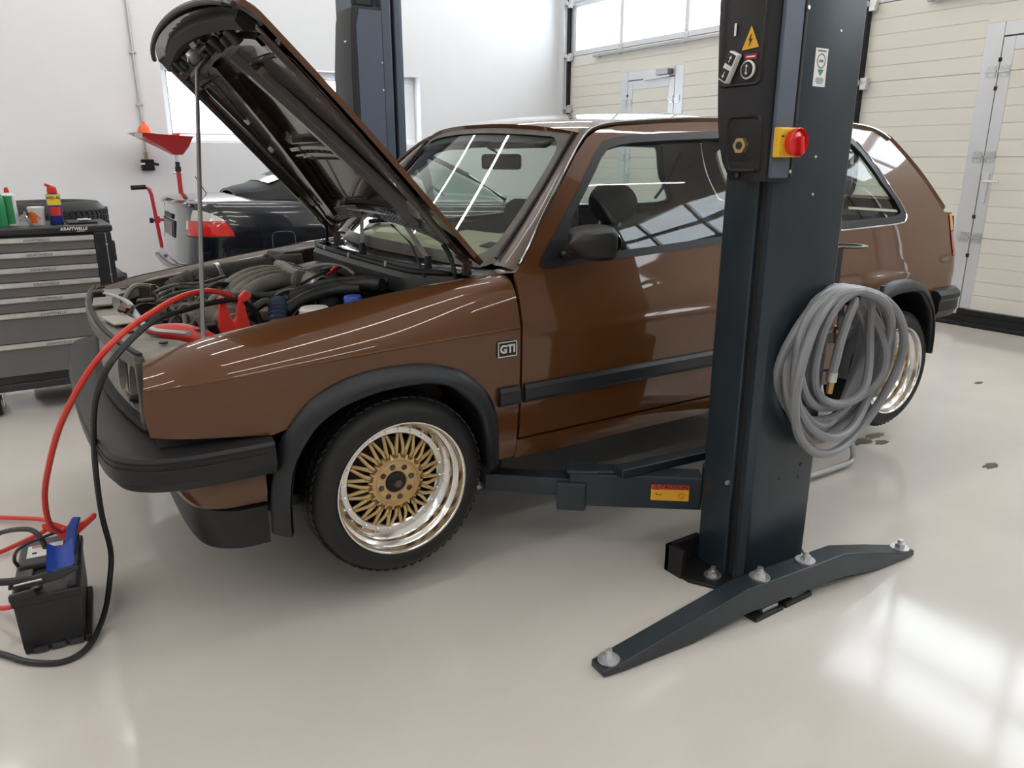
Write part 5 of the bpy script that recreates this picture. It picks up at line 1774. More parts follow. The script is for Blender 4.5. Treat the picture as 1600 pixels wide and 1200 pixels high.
# caution sticker
an = (A1 - A0).normalized()
ann = Vector((an.y, -an.x, 0))
if ann.y > 0:
    ann = -ann
sc_ = A0 + an * .105 + ann * .0432 + Vector((0, 0, .002))
st = MB().prism([sc_ + an * a + Vector((0, 0, b)) for a, b in ((-.062, -.027), (.062, -.027), (.062, .012), (-.062, .012))], ann * .0008).build('caution_sticker', M_YEL, arm, sm=0)
M_CRED = mat('caution_red', (.62, .05, .02), .5)
MB().prism([sc_ + an * a + Vector((0, 0, b)) for a, b in ((-.062, .012), (.062, .012), (.062, .029), (-.062, .029))], ann * .0008).build('caution_band', M_CRED, arm, sm=0)
text_obj('\u26a0CAUTION', 'caution_letters', .0185, M_BLACK, arm, facing(sc_ + ann * .0012 + Vector((0, 0, .0205)), -an, (0, 0, 1)), depth=.0002, sx=1.08, bold=.0004)
q = sc_ - an * .038 * 1 + ann * .0012 + Vector((0, 0, -.009))
MB().lathe([(.0085, 0), (.0105, 0), (.0105, .0003), (.0085, .0003)], 20, o=q, axis=ann, closed=True).bar(q + Vector((0, 0, .007)) + an * .006, q - Vector((0, 0, .007)) - an * .006, .0008, .002, up=ann).build('no_hands_sign', M_CRED, arm, recalc=True)
q = sc_ + an * .036 + ann * .0012 + Vector((0, 0, -.006))
MB().bar(q - an * .009, q + an * .009, .0006, .0022, up=(0, 0, 1)).bar(q + an * .009, q + an * .009 + Vector((0, 0, .007)), .0006, .0022, up=an).bar(q - an * .009, q - an * .009 + Vector((0, 0, .003)), .0006, .0022, up=an).build('finger_sign', M_BLACK, arm, sm=0)
text_obj('!', 'print_mark', .013, M_INK, arm, facing(q + Vector((0, 0, -.010)), -an, (0, 0, 1)), depth=.0002)
# rear arm with its bent foot guard
B0, B1 = Vector((2.02, 1.62, .24)), Vector((3.02, 2.05, .27))
arm2 = MB().bar(B0, B1, .085, .10).build('lift_arm', M_LIFT, LT, sm=0, bevel=.005)
MB().cyl(B1, B1 + Vector((0, 0, .085)), .055, n=20).build('lift_pad', M_BLKRUB, arm2)
gd = catmull([(2.80, 1.86, .30), (2.842, 1.80, .30), (2.872, 1.76, .27), (2.893, 1.75, .218), (2.935, 1.75, .13), (2.966, 1.75, .060), (2.960, 1.748, .035), (2.92, 1.745, .026), (2.80, 1.745, .026), (2.69, 1.745, .030), (2.55, 1.75, .035)], 4)
MB().tube(gd, .0125, 10).build('foot_guard', mat('bare_rod_steel', (.45, .45, .44), .35, metal=.8), arm2)
for ch in list(LT.children):
    l = ch.location.copy()
    ch.parent = lift
    ch.location = l + Vector((-1.92, -1.42, 0))
bpy.data.objects.remove(LT)

# ---- hose coil hanging on the hooks
M_AIRH = mat('grey_air_hose', (.225, .23, .245), .34, var=.08, vscale=9)
random.seed(11)
pts = []
loops = [(.240, .258, .0, 0), (.185, .215, .02, .010), (.262, .250, .015, -.016), (.160, .178, -.015, .020), (.225, .262, -.012, .004), (.275, .232, .03, -.010), (.140, .160, .035, .012), (.205, .205, -.03, -.012), (.250, .262, .0, .008)]
for k, (rx, rz, dx, dz) in enumerate(loops):
    n = 28
    for i in range(n):
        t = i / n
        nx = loops[min(k + 1, len(loops) - 1)]
        rx_, rz_ = rx + (nx[0] - rx) * t, rz + (nx[1] - rz) * t
        a = pi / 2 + 2 * pi * t
        topz = .925
        tl = dx + (nx[2] - dx) * t
        z = topz - rz_ * .95 + rz_ * .95 * sin(a) + dz * cos(a)
        x = 2.055 + .97 * rx_ * cos(a) * (1.0 + .06 * ((k * 7) % 3 - 1)) + tl * (1 - sin(a)) * .9
        y = 1.306 - .0100 * (k - 4) - .016 * sin(2 * a + 1.7 * k) + .008 * cos(3 * a + k)
        pts.append((x, y, z))
hose = thing('air_hose', 'grey air hose coiled on the hooks of the near lift column', 'hose', (2.10, 1.31, .40))
HO = Vector((2.10, 1.31, .40))
start = [Vector(p) - HO for p in [(1.985, 1.270, .690), (1.992, 1.268, .73), (2.005, 1.268, .79), (2.035, 1.270, .86), (2.06, 1.272, .895)]]
body = catmull([Vector(p) - HO for p in pts], 2)
MB().tube(start[:1] + catmull(start, 4) + body, .0135, 9).build('hose_tube', M_AIRH, hose)
MB().cyl(Vector((1.985, 1.270, .692)) - HO, Vector((1.983, 1.270, .664)) - HO, .016, .016, 12).build('hose_ferrule', M_ZINC, hose)
MB().cyl(Vector((1.983, 1.270, .664)) - HO, Vector((1.981, 1.270, .628)) - HO, .011, .009, 10).build('hose_nipple', mat('brass2', (.45, .30, .12), .35, metal=.8), hose)
MB().tube([Vector(p) - HO for p in [(2.125, 1.36, .862), (2.122, 1.35, .83), (2.122, 1.35, .79)]], .011, 8).build('hose_tail', M_AIRH, hose)
cp_ = MB().cyl(Vector((2.122, 1.35, .80)) - HO, Vector((2.122, 1.35, .745)) - HO, .018, .014, 12)
cp_.cyl(Vector((2.095, 1.35, .785)) - HO, Vector((2.150, 1.35, .785)) - HO, .007, n=8)
cp_.build('quick_coupling', MATS['brass2'], hose)

# ============================================================ FAR COLUMN
fp = thing('car_lift_post', 'dark blue-grey lift column behind the raised bonnet, beside the far window', 'lift column', (1.95, 4.32, 0))
FPO = Vector((1.95, 4.32, 0))
def fbx(name, x0, x1, y0, y1, z0, z1, m_, par=fp, bev=.006):
    return MB().bx(x0 - FPO.x, x1 - FPO.x, y0 - FPO.y, y1 - FPO.y, z0, z1).build(name, m_, par, sm=0, bevel=bev)
M_LIFT2 = mat('lift_blue_grey_paint', (.060, .085, .115), .36, var=.1, vscale=4)
fbx('column', 1.775, 2.075, 4.20, 4.42, .012, 3.2, M_LIFT2)
fbx('column_flange', 1.925, 1.982, 4.150, 4.20, .012, 3.2, M_LIFT2)
fbx('column_flange', 2.006, 2.045, 4.160, 4.20, .012, 3.2, M_LIFT2)
fbx('column_slot', 1.982, 2.006, 4.185, 4.199, .012, 3.2, M_BLACK)
fbx('base_plate', 1.66, 2.14, 4.10, 4.52, 0, .012, M_LIFTB)
rings = []
for z, dx, dl in ((.95, .02, -.03), (1.0, .0, -.01), (1.4, -.006, .0), (1.75, -.004, -.005), (2.0, .006, -.035), (2.065, .012, -.055), (2.075, .03, -.075)):
    rings.append([Vector((1.925, 4.145, z)) - FPO, Vector((1.765 + dx, 4.145, z)) - FPO, Vector((1.745 + dx, 4.16, z)) - FPO, Vector((1.742 + dx, 4.20, z)) - FPO, Vector((1.742 + dx, 4.40 + dl, z)) - FPO, Vector((1.76 + dx, 4.44 + dl, z)) - FPO, Vector((1.925, 4.45, z)) - FPO])
fcb = MB().loft(rings).build('control_box', M_LIFTB, fp, sm=30, recalc=True)
rings = []
for z, a in ((1.0, 0), (1.98, 0), (2.06, .02)):
    rings.append([Vector((1.775 + a, 4.142, z)) - FPO, Vector((1.922, 4.142, z)) - FPO, Vector((1.922, 4.147, z)) - FPO, Vector((1.775 + a, 4.147, z)) - FPO])
MB().loft(rings).build('box_side_panel', M_LIFTG, fcb, sm=0, recalc=True)
fbx('motor_cover', 1.78, 1.90, 4.18, 4.36, 2.07, 2.45, M_LIFTB, fcb, .02)
fbx('name_label', 1.739, 1.742, 4.21, 4.235, 1.90, 1.908, M_WHITE, fcb, 0)
for z in (1.80, 1.66):
    MB().cyl(Vector((1.915, 4.142, z)) - FPO, Vector((1.915, 4.138, z)) - FPO, .006, n=8).build('screw', M_CHROME, fcb)
FA0, FA1 = Vector((1.90, 4.10, .24)) - FPO, Vector((1.40, 3.45, .26)) - FPO
fa = MB().bar(FA0, FA1, .09, .11).build('lift_arm', M_LIFT, fp, sm=0, bevel=.005)
MB().cyl(FA1, FA1 + Vector((0, 0, .085)), .055, n=16).build('lift_pad', M_BLKRUB, fa)
FB1 = Vector((3.0, 3.40, .26)) - FPO
fa2 = MB().bar(Vector((2.0, 4.10, .24)) - FPO, FB1, .09, .11).build('lift_arm', M_LIFT, fp, sm=0, bevel=.005)
MB().cyl(FB1, FB1 + Vector((0, 0, .085)), .055, n=16).build('lift_pad', M_BLKRUB, fa2)
# ============================================================ BLACK CONVERTIBLE BEHIND
M_BPAINT = mat('black_blue_paint', (.0045, .006, .011), .18, coat=1.0)
M_SOFT = mat('black_soft_top', (.012, .012, .013), .75, bump=.2, bscale=500)
M_TINT = glass_mat('soft_top_window', (.10, .10, .10), .35)
M_TAILR = mat('tail_red', (.62, .016, .010), .12, coat=.8, var=.1, vscale=30)
M_TAILW = mat('tail_clear', (.58, .55, .52), .15, coat=.8)
BO = Vector((1.14, 6.68, 0))
bmw = thing('convertible_car', 'black convertible with a closed soft top, parked behind the brown car', 'car', tuple(BO), radians(-4.0))
BLN, BHW = 4.45, .875
def bplan(ri, si, n=10):
    """closed plan outline; rear inset ri, side inset si (car points to +x)"""
    hwd = BHW - si
    P = []
    def corner(cx_, cy_, rx, ry, a0, a1):
        for k in range(n + 1):
            a = radians(a0 + (a1 - a0) * k / n)
            P.append(Vector((cx_ + rx * cos(a), cy_ + ry * sin(a), 0)))
    rr = .30
    # near side runs rear->front at y=-hw, then front, far side, rear with a bowed face
    corner(ri + rr, -hwd + .26, rr, .26, 190, 270)
    corner(BLN - .5, -hwd + .4, .5 - .02, .4, 270, 350)
    corner(BLN - .5, hwd - .4, .5 - .02, .4, 10, 90)
    corner(ri + rr, hwd - .26, rr, .26, 90, 170)
    for k in range(1, 8):
        y = (hwd - .26) * (1 - 2 * k / 8)
        P.append(Vector((ri - .05 * (1 - (y / hwd) ** 2), y, 0)))
    return P
lev = [(.20, .14, .07), (.26, .07, .035), (.36, .02, .012), (.48, .0, .004), (.545, .004, .004), (.555, .045, .010), (.62, .06, .004), (.70, .07, .0), (.80, .082, .006), (.89, .092, .022), (.955, .088, .050), (.985, .070, .085), (1.000, .10, .13)]
def ring(z, ri, si):
    out = []
    for p in bplan(ri, si):
        f = smooth(1.2, 2.2, p.x)                      # belt falls a little to the front
        zz = z - .06 * smooth(.6, 1.0, z) * smooth(2.6, 4.3, p.x) * (2.0 if z > .8 else 1)
        out.append((p.x, p.y, zz))
    return out
MB().loft([ring(*l) for l in lev], caps=False).build('body', M_BPAINT, bmw, sm=30, recalc=True)
r0 = ring(*lev[-1])
cxm = sum(p[0] for p in r0) / len(r0)
r1 = [(cxm + (p[0] - cxm) * .96, p[1] * .80, p[2] + .014) for p in r0]
r2 = [(cxm + (p[0] - cxm) * .90, p[1] * .40, p[2] + .026) for p in r0]
r3 = [(cxm + (p[0] - cxm) * .88, p[1] * .02, p[2] + .030) for p in r0]
MB().loft([r0, r1, r2, r3], caps=False).build('deck', M_BPAINT, bmw, sm=60, recalc=True)
# tail lamps wrapped round the rear corners
def bside(z):
    return sinterp(z, [l[0] for l in lev], [l[1] for l in lev]), sinterp(z, [l[0] for l in lev], [l[2] for l in lev])
def lamp_strip(name, s_, a0, a1, z0, z1, m_, par, tail=0.0, off=.006, taper=(0, 0)):
    def f(u, v):
        z = z0 + (z1 - z0) * v
        ri, si = bside(z)
        hwd = BHW - si
        a = a0 + taper[0] * v ** 1.5 + (a1 - taper[1] * v ** 1.5 - a0 - taper[0] * v ** 1.5) * u
        rr = .30
        if a <= 90:
            t = radians(190 + (270 - 190) * a / 90)
            x, y = ri + rr + (rr + off) * cos(t), -hwd + .26 + (.26 + off) * sin(t)
        else:
            x, y = ri + rr + (a - 90) * .01, -hwd - off
        zz = z + tail * u * (v - .5)
        return (x, y * (1 if s_ < 0 else -1), zz)
    return MB().grid(f, 22, 6).build(name, m_, par, sm=60, recalc=True)
for s_ in (-1, 1):
    lamp_strip('tail_lamp', s_, 4, 88, .758, .862, M_TAILR, bmw, taper=(0, 14))
    lamp_strip('tail_lamp_clear', s_, 12, 74, .864, .938, M_TAILW, bmw, off=.005, taper=(10, 34))
    lamp_strip('reverse_lamp', s_, -6, 4, .80, .862, M_TAILW, bmw)
    lamp_strip('lamp_gap', s_, -6, 90, .748, .759, M_BLACK, bmw, off=.004)
# rear face details: plate recess, plate, boot lip, bumper strip
def rearx(y, z):
    ri, si = bside(z)
    return ri - .05 * (1 - (y / (BHW - si)) ** 2)
rc = MB()
rc.prism([(rearx(0, .76) - .004, -.34, .715), (rearx(0, .76) - .004, .34, .715), (rearx(0, .80) - .0, .34, .84), (rearx(0, .80) - .0, -.34, .84)], (.02, 0, 0))
rc.build('plate_recess', M_BLACK, bmw, sm=0)
pt = MB().prism([(rearx(0, .76) - .012, -.26, .720), (rearx(0, .76) - .012, .26, .720), (rearx(0, .80) - .006, .26, .830), (rearx(0, .80) - .006, -.26, .830)], (.004, 0, 0)).build('number_plate', mat('dark_plate', (.10, .10, .105), .4), bmw, sm=0)
for y0, y1 in ((-.30, -.10), (.10, .30)):
    pass
MB().prism([(rearx(0, .88) - .010, -.24, .850), (rearx(0, .88) - .010, .24, .850), (rearx(0, .92) - .012, .24, .885), (rearx(0, .92) - .012, -.24, .885)], (.014, 0, 0)).build('boot_handle', M_BLACK, bmw, sm=0, bevel=.004)
lip = [Vector((rearx(y, .955) - .012 + .06 * (abs(y) / .7) ** 4, y, .972)) for y in [-.70 + 1.4 * k / 20 for k in range(21)]]
MB().tube(lip, .014, 8).build('boot_lip', M_BPAINT, bmw)
# bumper rubbing strip and lower grey edge along the bumper
def around(z, off, a0=0, x1=1.0):
    P = []
    ri, si = bside(z)
    for p in bplan(ri, si):
        if p.x < x1:
            P.append(p)
    return P
bp_ = [p for p in bplan(.0, .004)]
seq = [p for p in bp_[-7:]][::-1]
near = [Vector((p.x, p.y, 0)) for p in bp_[:11]]
strip = [Vector((p.x - .008, p.y - .004, .520)) for p in near] + [Vector((.62, -BHW - .002, .520))]
rear_ = [Vector((p.x - .010, p.y, .520)) for p in bp_[-7:]]
MB().tube(rear_[:] + strip, .016, 8, flat=.8).build('bumper_strip', mat('bumper_strip_grey', (.10, .10, .105), .3, coat=.3), bmw)
MB().tube([Vector((p.x - .004, p.y - .004, .555)) for p in near] + [Vector((.62, -BHW - .001, .555))], .004, 6).build('bumper_gap', M_BLACK, bmw)
# fuel flap and door seam lines on the near side
ff = []
for k in range(25):
    a = 2 * pi * k / 24
    c, s = cos(a), sin(a)
    r_ = (abs(c) ** 5 + abs(s) ** 5) ** (-.2)
    z = .70 + .075 * s * r_
    ff.append(Vector((.72 + .085 * c * r_, -(BHW - bside(z)[1]) - .001, z)))
MB().tube(ff, .003, 5, caps=False).build('fuel_flap_gap', M_TRIM, bmw)
for x in (1.30, 2.62):
    MB().tube([Vector((x - .10 * smooth(.3, .6, .9 - z), -(BHW - bside(z)[1]) - .001, z)) for z in (.30, .45, .60, .75, .88, .93)], .003, 5).build('door_gap', M_BLACK, bmw)
MB().bx(1.38, 1.56, -BHW - .012, -BHW + .004, .755, .785).build('door_handle', M_BPAINT, bmw, sm=0, bevel=.006)
# soft top
SX = [.50, .56, .70, .95, 1.20, 1.45, 1.70, 2.05]
def stop(u, v):
    x = .50 + 1.55 * u
    bw = sinterp(x, SX, [.38, .56, .66, .705, .72, .725, .71, .68])
    tw = sinterp(x, SX, [.30, .44, .50, .54, .56, .57, .56, .54])
    zt = sinterp(x, SX, [1.03, 1.06, 1.09, 1.195, 1.285, 1.335, 1.345, 1.315])
    zb = sinterp(x, [.50, .7, 1.0, 2.05], [.995, 1.0, .985, .95])
    prof = [(-bw, zb), (-(bw + tw) / 2 - .01, (zb + zt) / 2 + .02), (-tw, zt - .03), (-tw * .85, zt - .006), (-tw * .5, zt + .012), (0, zt + .018), (tw * .5, zt + .012), (tw * .85, zt - .006), (tw, zt - .03), ((bw + tw) / 2 + .01, (zb + zt) / 2 + .02), (bw, zb)]
    y, z = prof[round(v * 10)]
    if 1.25 < x < 1.98 and abs(v - .5) > .38:      # opening of the side window
        z = max(z, zt - .08)
        y = tw * 1.03 * (1 if y > 0 else -1)
    return (x, y, z)
stp = MB().grid(stop, 30, 11).build('soft_top', M_SOFT, bmw, sm=60, recalc=True)
def rwin(u, v):
    x = .74 + .36 * v
    zt = sinterp(x, [.50, .56, .70, 1.0, 1.35], [1.03, 1.06, 1.09, 1.195, 1.300])
    y = (-1 + 2 * u) * (.44 + .05 * v)
    return (x - .006, y, zt + .014 - .016 * (abs(y) / .5) ** 2 + .010)
MB().grid(rwin, 12, 8).build('rear_window', mat('soft_top_rear_window', (.30, .30, .31), .06, coat=1.0), stp, sm=60, recalc=True)  # pale grey stands in for light reflected off this window
# cabin glass, windscreen, mirror
def bws(u, v):
    y = (-1 + 2 * u) * (.66 - .12 * v)
    return (2.72 - .66 * v + .10 * (1 - (2 * u - 1) ** 2), y, .96 + .36 * v)
MB().grid(bws, 14, 6).build('windscreen', M_AGLASS, bmw, sm=60, recalc=True)
for s_ in (-1, 1):
    MB().tube([(2.74, s_ * .675, .95), (2.40, s_ * .615, 1.16), (2.05, s_ * .545, 1.325)], .022, 8).build('windscreen_pillar', M_BPAINT, bmw)
    MB().prism([(1.28, s_ * .72, .98), (2.68, s_ * .69, .95), (2.05, s_ * .57, 1.30), (1.40, s_ * .58, 1.28)], (0, s_ * .004, 0)).build('side_window', M_AGLASS, bmw, sm=0)
    for x in (.86, 3.55):
        MB().lathe([(.20, -.0), (.30, -.01), (.318, .03), (.318, .17), (.29, .2), (.2, .2)], 40, o=(x, s_ * (BHW - .01) - (0 if s_ < 0 else 0), .318), axis=(0, -s_, 0)).build('tyre', M_TYRE, bmw, recalc=True)
        MB().lathe([(.001, .03), (.06, .02), (.08, .05), (.18, .04), (.205, .0)], 30, o=(x, s_ * (BHW - .005), .318), axis=(0, -s_, 0)).build('rim', M_LIP, bmw, recalc=True)
am = MB().tube([(.30, -.05, 1.02), (.33, -.05, 1.03), (.26, -.05, 1.16)], .004, 6).build('aerial', M_BLKRUB, bmw)

# ============================================================ TOOL TROLLEY
TO = Vector((.515, 4.62, 0))
tr = thing('tool_trolley', 'black tool trolley with seven grey drawers standing at the left', 'tool trolley', tuple(TO), radians(-1.0))
TWD, TDP = .735, .46
M_TBLK = mat('trolley_black', (.016, .017, .020), .42, coat=.2, bump=.05, bscale=300)
M_DRAW = mat('drawer_grey', (.155, .15, .148), .45, metal=.2, var=.05)
M_DALU = mat('drawer_pull_aluminium', (.62, .60, .58), .4, metal=.5, var=.08, vscale=20)
body = MB().bx(-TWD, 0, .0, TDP, .15, .955).build('trolley_body', M_TBLK, tr, sm=0, bevel=.008)
MB().bx(-TWD - .01, .01, -.028, TDP + .01, .925, .962).build('top_tray', M_TBLK, tr, sm=0, bevel=.010)
MB().bx(-TWD, -.075, -.012, .003, .922, .955).build('front_apron', M_TBLK, tr, sm=0, bevel=.003)
zs = [.912, .838, .763, .689, .613, .534, .376, .205]
M_PRINT = mat('dark_print', (.05, .05, .055), .5)
for i in range(7):
    zt, zb = zs[i], zs[i + 1]
    d = MB().bx(-TWD + .03, -.085, -.020, .0, zb + .004, zt).build('drawer', M_DRAW, tr, sm=0, bevel=.002)
    MB().prism([(-TWD + .03, -.020, zt - .028), (-TWD + .03, -.036, zt - .022), (-TWD + .03, -.036, zt - .004), (-TWD + .03, -.026, zt), (-TWD + .03, -.018, zt)], (TWD - .115, 0, 0)).build('drawer_pull', M_DALU, d, sm=0, bevel=.001)
    MB().bx(-TWD + .03, -.085, -.018, .0, zt, zt + .004).build('drawer_gap', M_BLACK, d, sm=0)
    if zt - zb > .02:
        xx = -.345 + .004 * i
        text_obj('KRAFTWELLE', 'pull_lettering', .0165, M_PRINT, d, facing((xx, -.0375, zt - .013), (1, 0, 0), (0, 0, 1)), depth=.0003, sx=1.15, shear=.25)
pl_ = MB().bx(-.235, -.105, -.034, -.027, .930, .960).build('name_plate', M_BLACK, tr, sm=0, bevel=.002)
text_obj('KRAFTWELLE', 'plate_lettering', .0215, M_WHITE, pl_, facing((-.170, -.0350, .9475), (1, 0, 0), (0, 0, 1)), depth=.0004, sx=.95, shear=.25, bold=.0004)
text_obj('GERMANY', 'plate_lettering', .0085, M_WHITE, pl_, facing((-.140, -.0350, .9345), (1, 0, 0), (0, 0, 1)), depth=.0004, shear=.2)
MB().bx(-.083, -.0, -.022, .0, .16, .925).build('side_post', M_TBLK, tr, sm=0, bevel=.006)
ed = MB().bx(-.030, -.026, -.0235, -.021, .17, .92).build('post_seam', M_STEELG, tr, sm=0)
for z in (.86, .70, .55, .40):
    MB().cyl((-.028, -.022, z), (-.028, -.026, z), .006, n=8).build('rivet', M_ZINC, tr)
MB().bx(-TWD, 0, -.012, TDP, .125, .165).build('plinth', M_TBLK, tr, sm=0, bevel=.006)
for x, y in ((-TWD + .09, .03), (-.09, .03), (-TWD + .09, TDP - .06), (-.09, TDP - .06)):
    cs = MB().lathe([(.025, -.020), (.055, -.018), (.060, -.008), (.060, .008), (.055, .018), (.025, .020)], 24, o=(x, y, .060), axis=(1, 0, 0), closed=True).build('caster', M_BLKRUB, tr, recalc=True)
    MB().cyl((x - .024, y, .06), (x + .024, y, .06), .028, n=16).build('caster_hub', M_STEELG, cs)
    MB().bx(x - .034, x - .028, y - .02, y + .02, .05, .125).bx(x + .028, x + .034, y - .02, y + .02, .05, .125).bx(x - .045, x + .045, y - .04, y + .04, .119, .126).build('caster_fork', M_ZINC, cs, sm=0)
# things lying on the trolley
TZ = .962
def can(name, label, cat, x, y, r, h, m_, cap_m, nozzle=False, bands=(), grp=None):
    t = thing(name, label, cat, (x, y, TZ))
    b = MB().lathe([(.001, 0), (r * .96, 0), (r, .004), (r, h * .86), (r * .97, h * .885), (r * .62, h * .93), (r * .60, h * .95), (.001, h * .95)], 28).build('can_body', m_, t, recalc=True)
    for z0, z1, mm in bands:
        MB().lathe([(r + .0006, h * z0), (r + .0006, h * z1)], 28).build('can_band', mm, t, recalc=True)
    return t
M_CANB = mat('can_blue', (.012, .022, .20), .3, metal=.3, coat=.3)
M_CANY = mat('can_yellow', (.80, .58, .03), .4)
M_CANR = mat('can_red', (.60, .03, .02), .4)
M_CANW = mat('can_white', (.66, .68, .68), .35)
M_CANG = mat('can_green', (.03, .26, .10), .35)
# blue spray can
t = can('spray_can', 'blue and yellow spray can with red smart-straw cap on the tool trolley', 'spray can', .285, 4.76, .033, .175, M_CANB, M_CANR)
MB().lathe([(.0335, .10), (.0335, .155)], 12, a0=radians(118), a1=radians(248)).build('yellow_panel', M_CANY, t, recalc=True)
MB().lathe([(.0335, .045), (.0335, .092)], 12, a0=radians(135), a1=radians(232)).build('red_panel', M_CANR, t, recalc=True)
d_ = Vector((-.285, -4.76, 0)).normalized()
sdx = Vector((-d_.y, d_.x, 0))
text_obj('WD-40', 'brand_lettering', .021, M_PRINT, t, facing(d_ * .0342 + Vector((0, 0, .137)), sdx, (0, 0, 1)), depth=.0004, bold=.0006)
cpn = MB().lathe([(.022, .160), (.024, .168), (.022, .188), (.014, .196), (.001, .197)], 20).build('spray_cap', M_CANR, t, recalc=True)
MB().bar((0, 0, .190), (-.030, -.012, .206), .018, .014).build('cap_lever', M_CANR, cpn, sm=0, bevel=.004)
# white-green spray can
t = can('spray_can', 'white spray can with green side and red nozzle at the trolley edge', 'spray can', .085, 4.80, .033, .175, M_CANW, M_CANR)
MB().lathe([(.0336, .01), (.0336, .15)], 10, a0=radians(150), a1=radians(230)).build('green_panel', M_CANG, t, recalc=True)
MB().lathe([(.0338, .085), (.0338, .125)], 8, a0=radians(250), a1=radians(315)).build('grey_panel', mat('can_grey_print', (.20, .22, .23), .4), t, recalc=True)
MB().cyl((0, 0, .165), (0, 0, .185), .012, .011, 14).cyl((0, 0, .185), (0, 0, .192), .008, n=12).build('spray_nozzle', M_CANR, t)
# white tub with orange swirl
t = thing('cleaning_tub', 'white plastic tub with an orange swirl print on the trolley', 'tub', (.198, 4.74, TZ))
MB().lathe([(.001, 0), (.030, 0), (.033, .004), (.037, .082), (.040, .082), (.040, .092), (.037, .095), (.001, .095)], 28).build('tub_body', M_WPLAST, t, recalc=True)
M_ORP = mat('orange_print', (.72, .12, .02), .4)
MB().grid(lambda u, v: ((.0345 + .004 * v) * cos(radians(190 + 75 * u)), (.0345 + .004 * v) * sin(radians(190 + 75 * u)), .012 + .058 * v * (1 - .35 * u * u)), 10, 5).build('orange_swirl', M_ORP, t, recalc=True)
MB().tube([Vector((.0385 * cos(radians(a)), .0385 * sin(radians(a)), .045 + .025 * sin(radians((a - 190) * 2)))) for a in range(196, 300, 8)], .003, 6).build('swirl_line', M_ORP, t)
# green bottle at the very edge
t = thing('spray_bottle', 'green bottle half cut off by the left edge of the picture', 'bottle', (.035, 4.76, TZ))
MB().lathe([(.001, 0), (.03, 0), (.033, .01), (.033, .12), (.028, .15), (.014, .17), (.014, .19), (.001, .19)], 24).build('bottle_body', M_CANG, t, recalc=True)
MB().lathe([(.0336, .03), (.0336, .09)], 12, a0=radians(200), a1=radians(330)).build('bottle_label', mat('label_blue', (.05, .25, .45), .4), t, recalc=True)
# little tools on the mat
t = thing('tool_mat', 'black foam mat on the right of the trolley top', 'mat', (.40, 4.80, TZ))
MB().bx(-.07, .07, -.10, .12, 0, .010).build('mat_sheet', M_BLKRUB, t, sm=0, bevel=.003)
t = thing('socket_bit', 'small grey socket lying on the black trolley mat', 'socket', (.41, 4.75, TZ + .018))
MB().cyl((-.03, 0, 0), (.02, .01, 0), .008, n=12).build('socket_body', M_STEELG, t)
MB().cyl((.02, .01, 0), (.035, .013, 0), .005, n=8).build('socket_drive', M_ZINC, t)
t = thing('plastic_bag', 'crumpled clear plastic bag between the spray cans', 'bag', (.135, 4.80, TZ))
random.seed(5)
MB().grid(lambda u, v: ((.04 * cos(2 * pi * u)) * (1 - v * .7) * (1 + .25 * sin(9 * u + 5 * v)), .03 * sin(2 * pi * u) * (1 - v * .6) * (1 + .3 * cos(13 * u)), .065 * v * (1 + .2 * sin(7 * u))), 24, 6, cu=True).build('bag_skin', glass_mat('clear_film', (.75, .78, .76), .12, .2), t)

# ============================================================ STACK OF TYRES
TYL = ['topmost tyre of the stack behind the tool trolley', 'second tyre from the top of the stack behind the trolley', 'third tyre from the top of the stack behind the trolley', 'bottom tyre of the stack behind the tool trolley']
def flat_tyre(x, y, z, label, R=.315, w=.205):
    t = thing('stacked_tyre', label, 'tyre', (x, y, z), random.random() * 3, 'tyres stacked behind the trolley')
    prof = [(.20, .03), (.215, .012), (.24, .002), (.27, .006), (R - .022, .028), (R - .008, .05), (R, .075), (R, w - .075), (R - .008, w - .05), (R - .022, w - .028), (.27, w - .006), (.24, w - .002), (.215, w - .012), (.20, w - .03), (.195, w * .5)]
    MB().lathe(prof, 56, closed=True).build('tyre_body', M_TYRE, t, sm=50, recalc=True)
    tr_ = MB()
    for k in range(56):
        a = 2 * pi * k / 56
        Rm = Matrix.Rotation(a, 3, 'Z')
        for zz, sk in ((.062, .4), (.103, -.2), (.143, .4)):
            tr_.box(Rm @ Vector((R + .001, 0, zz)), (.008, .022, .030), Rm @ Matrix.Rotation(sk, 3, 'X'))
    o = tr_.build('tread_blocks', M_TYRE, t, sm=0)
    o['kind'] = 'stuff'
zt = 0.0
for k, (x, y) in enumerate(((.372, 5.50), (.365, 5.47), (.350, 5.49), (.305, 5.48))):
    flat_tyre(x, y, .212 * k, TYL[3 - k])
flat_tyre(.292, 5.47, .848, 'fifth tyre crowning the stack, seen just above the trolley cans')

# ============================================================ OIL DRAINER STANDS AND WALL CONDUIT
M_REDM = mat('red_painted_steel', (.42, .018, .022), .35, coat=.3)
M_REDT = mat('red_tray', (.52, .018, .024), .4, coat=.2)
M_ORGF = mat('orange_plastic', (.80, .13, .02), .4)
k_ = 7.95 / 6.5
def dp(x, z):   # points measured on a plane at 6.5 m, moved out to 7.95 m
    return Vector((x * k_, 7.95, 1.294 + (z - 1.294) * k_))
O1 = Vector((dp(1.255, .5).x, 7.95, 0))
od = thing('oil_drainer', 'red oil drainer with funnel tray on a pole and bent handle, by the back wall', 'oil drainer', tuple(O1))
MB().cyl((0, 0, .06), (0, 0, dp(1.25, 1.21).z), .022, n=14).build('pole', M_REDM, od)
MB().lathe([(.026, 0), (.026, .045), (.020, .05), (.020, .09)], 14, o=(0, 0, dp(1.25, 1.20).z)).build('pole_clamp', M_BLKRUB, od, recalc=True)
MB().cyl((0, 0, dp(1.25, 1.20).z), (0, 0, dp(1.25, 1.345).z), .015, n=12).build('pole_tip', M_ZINC, od)
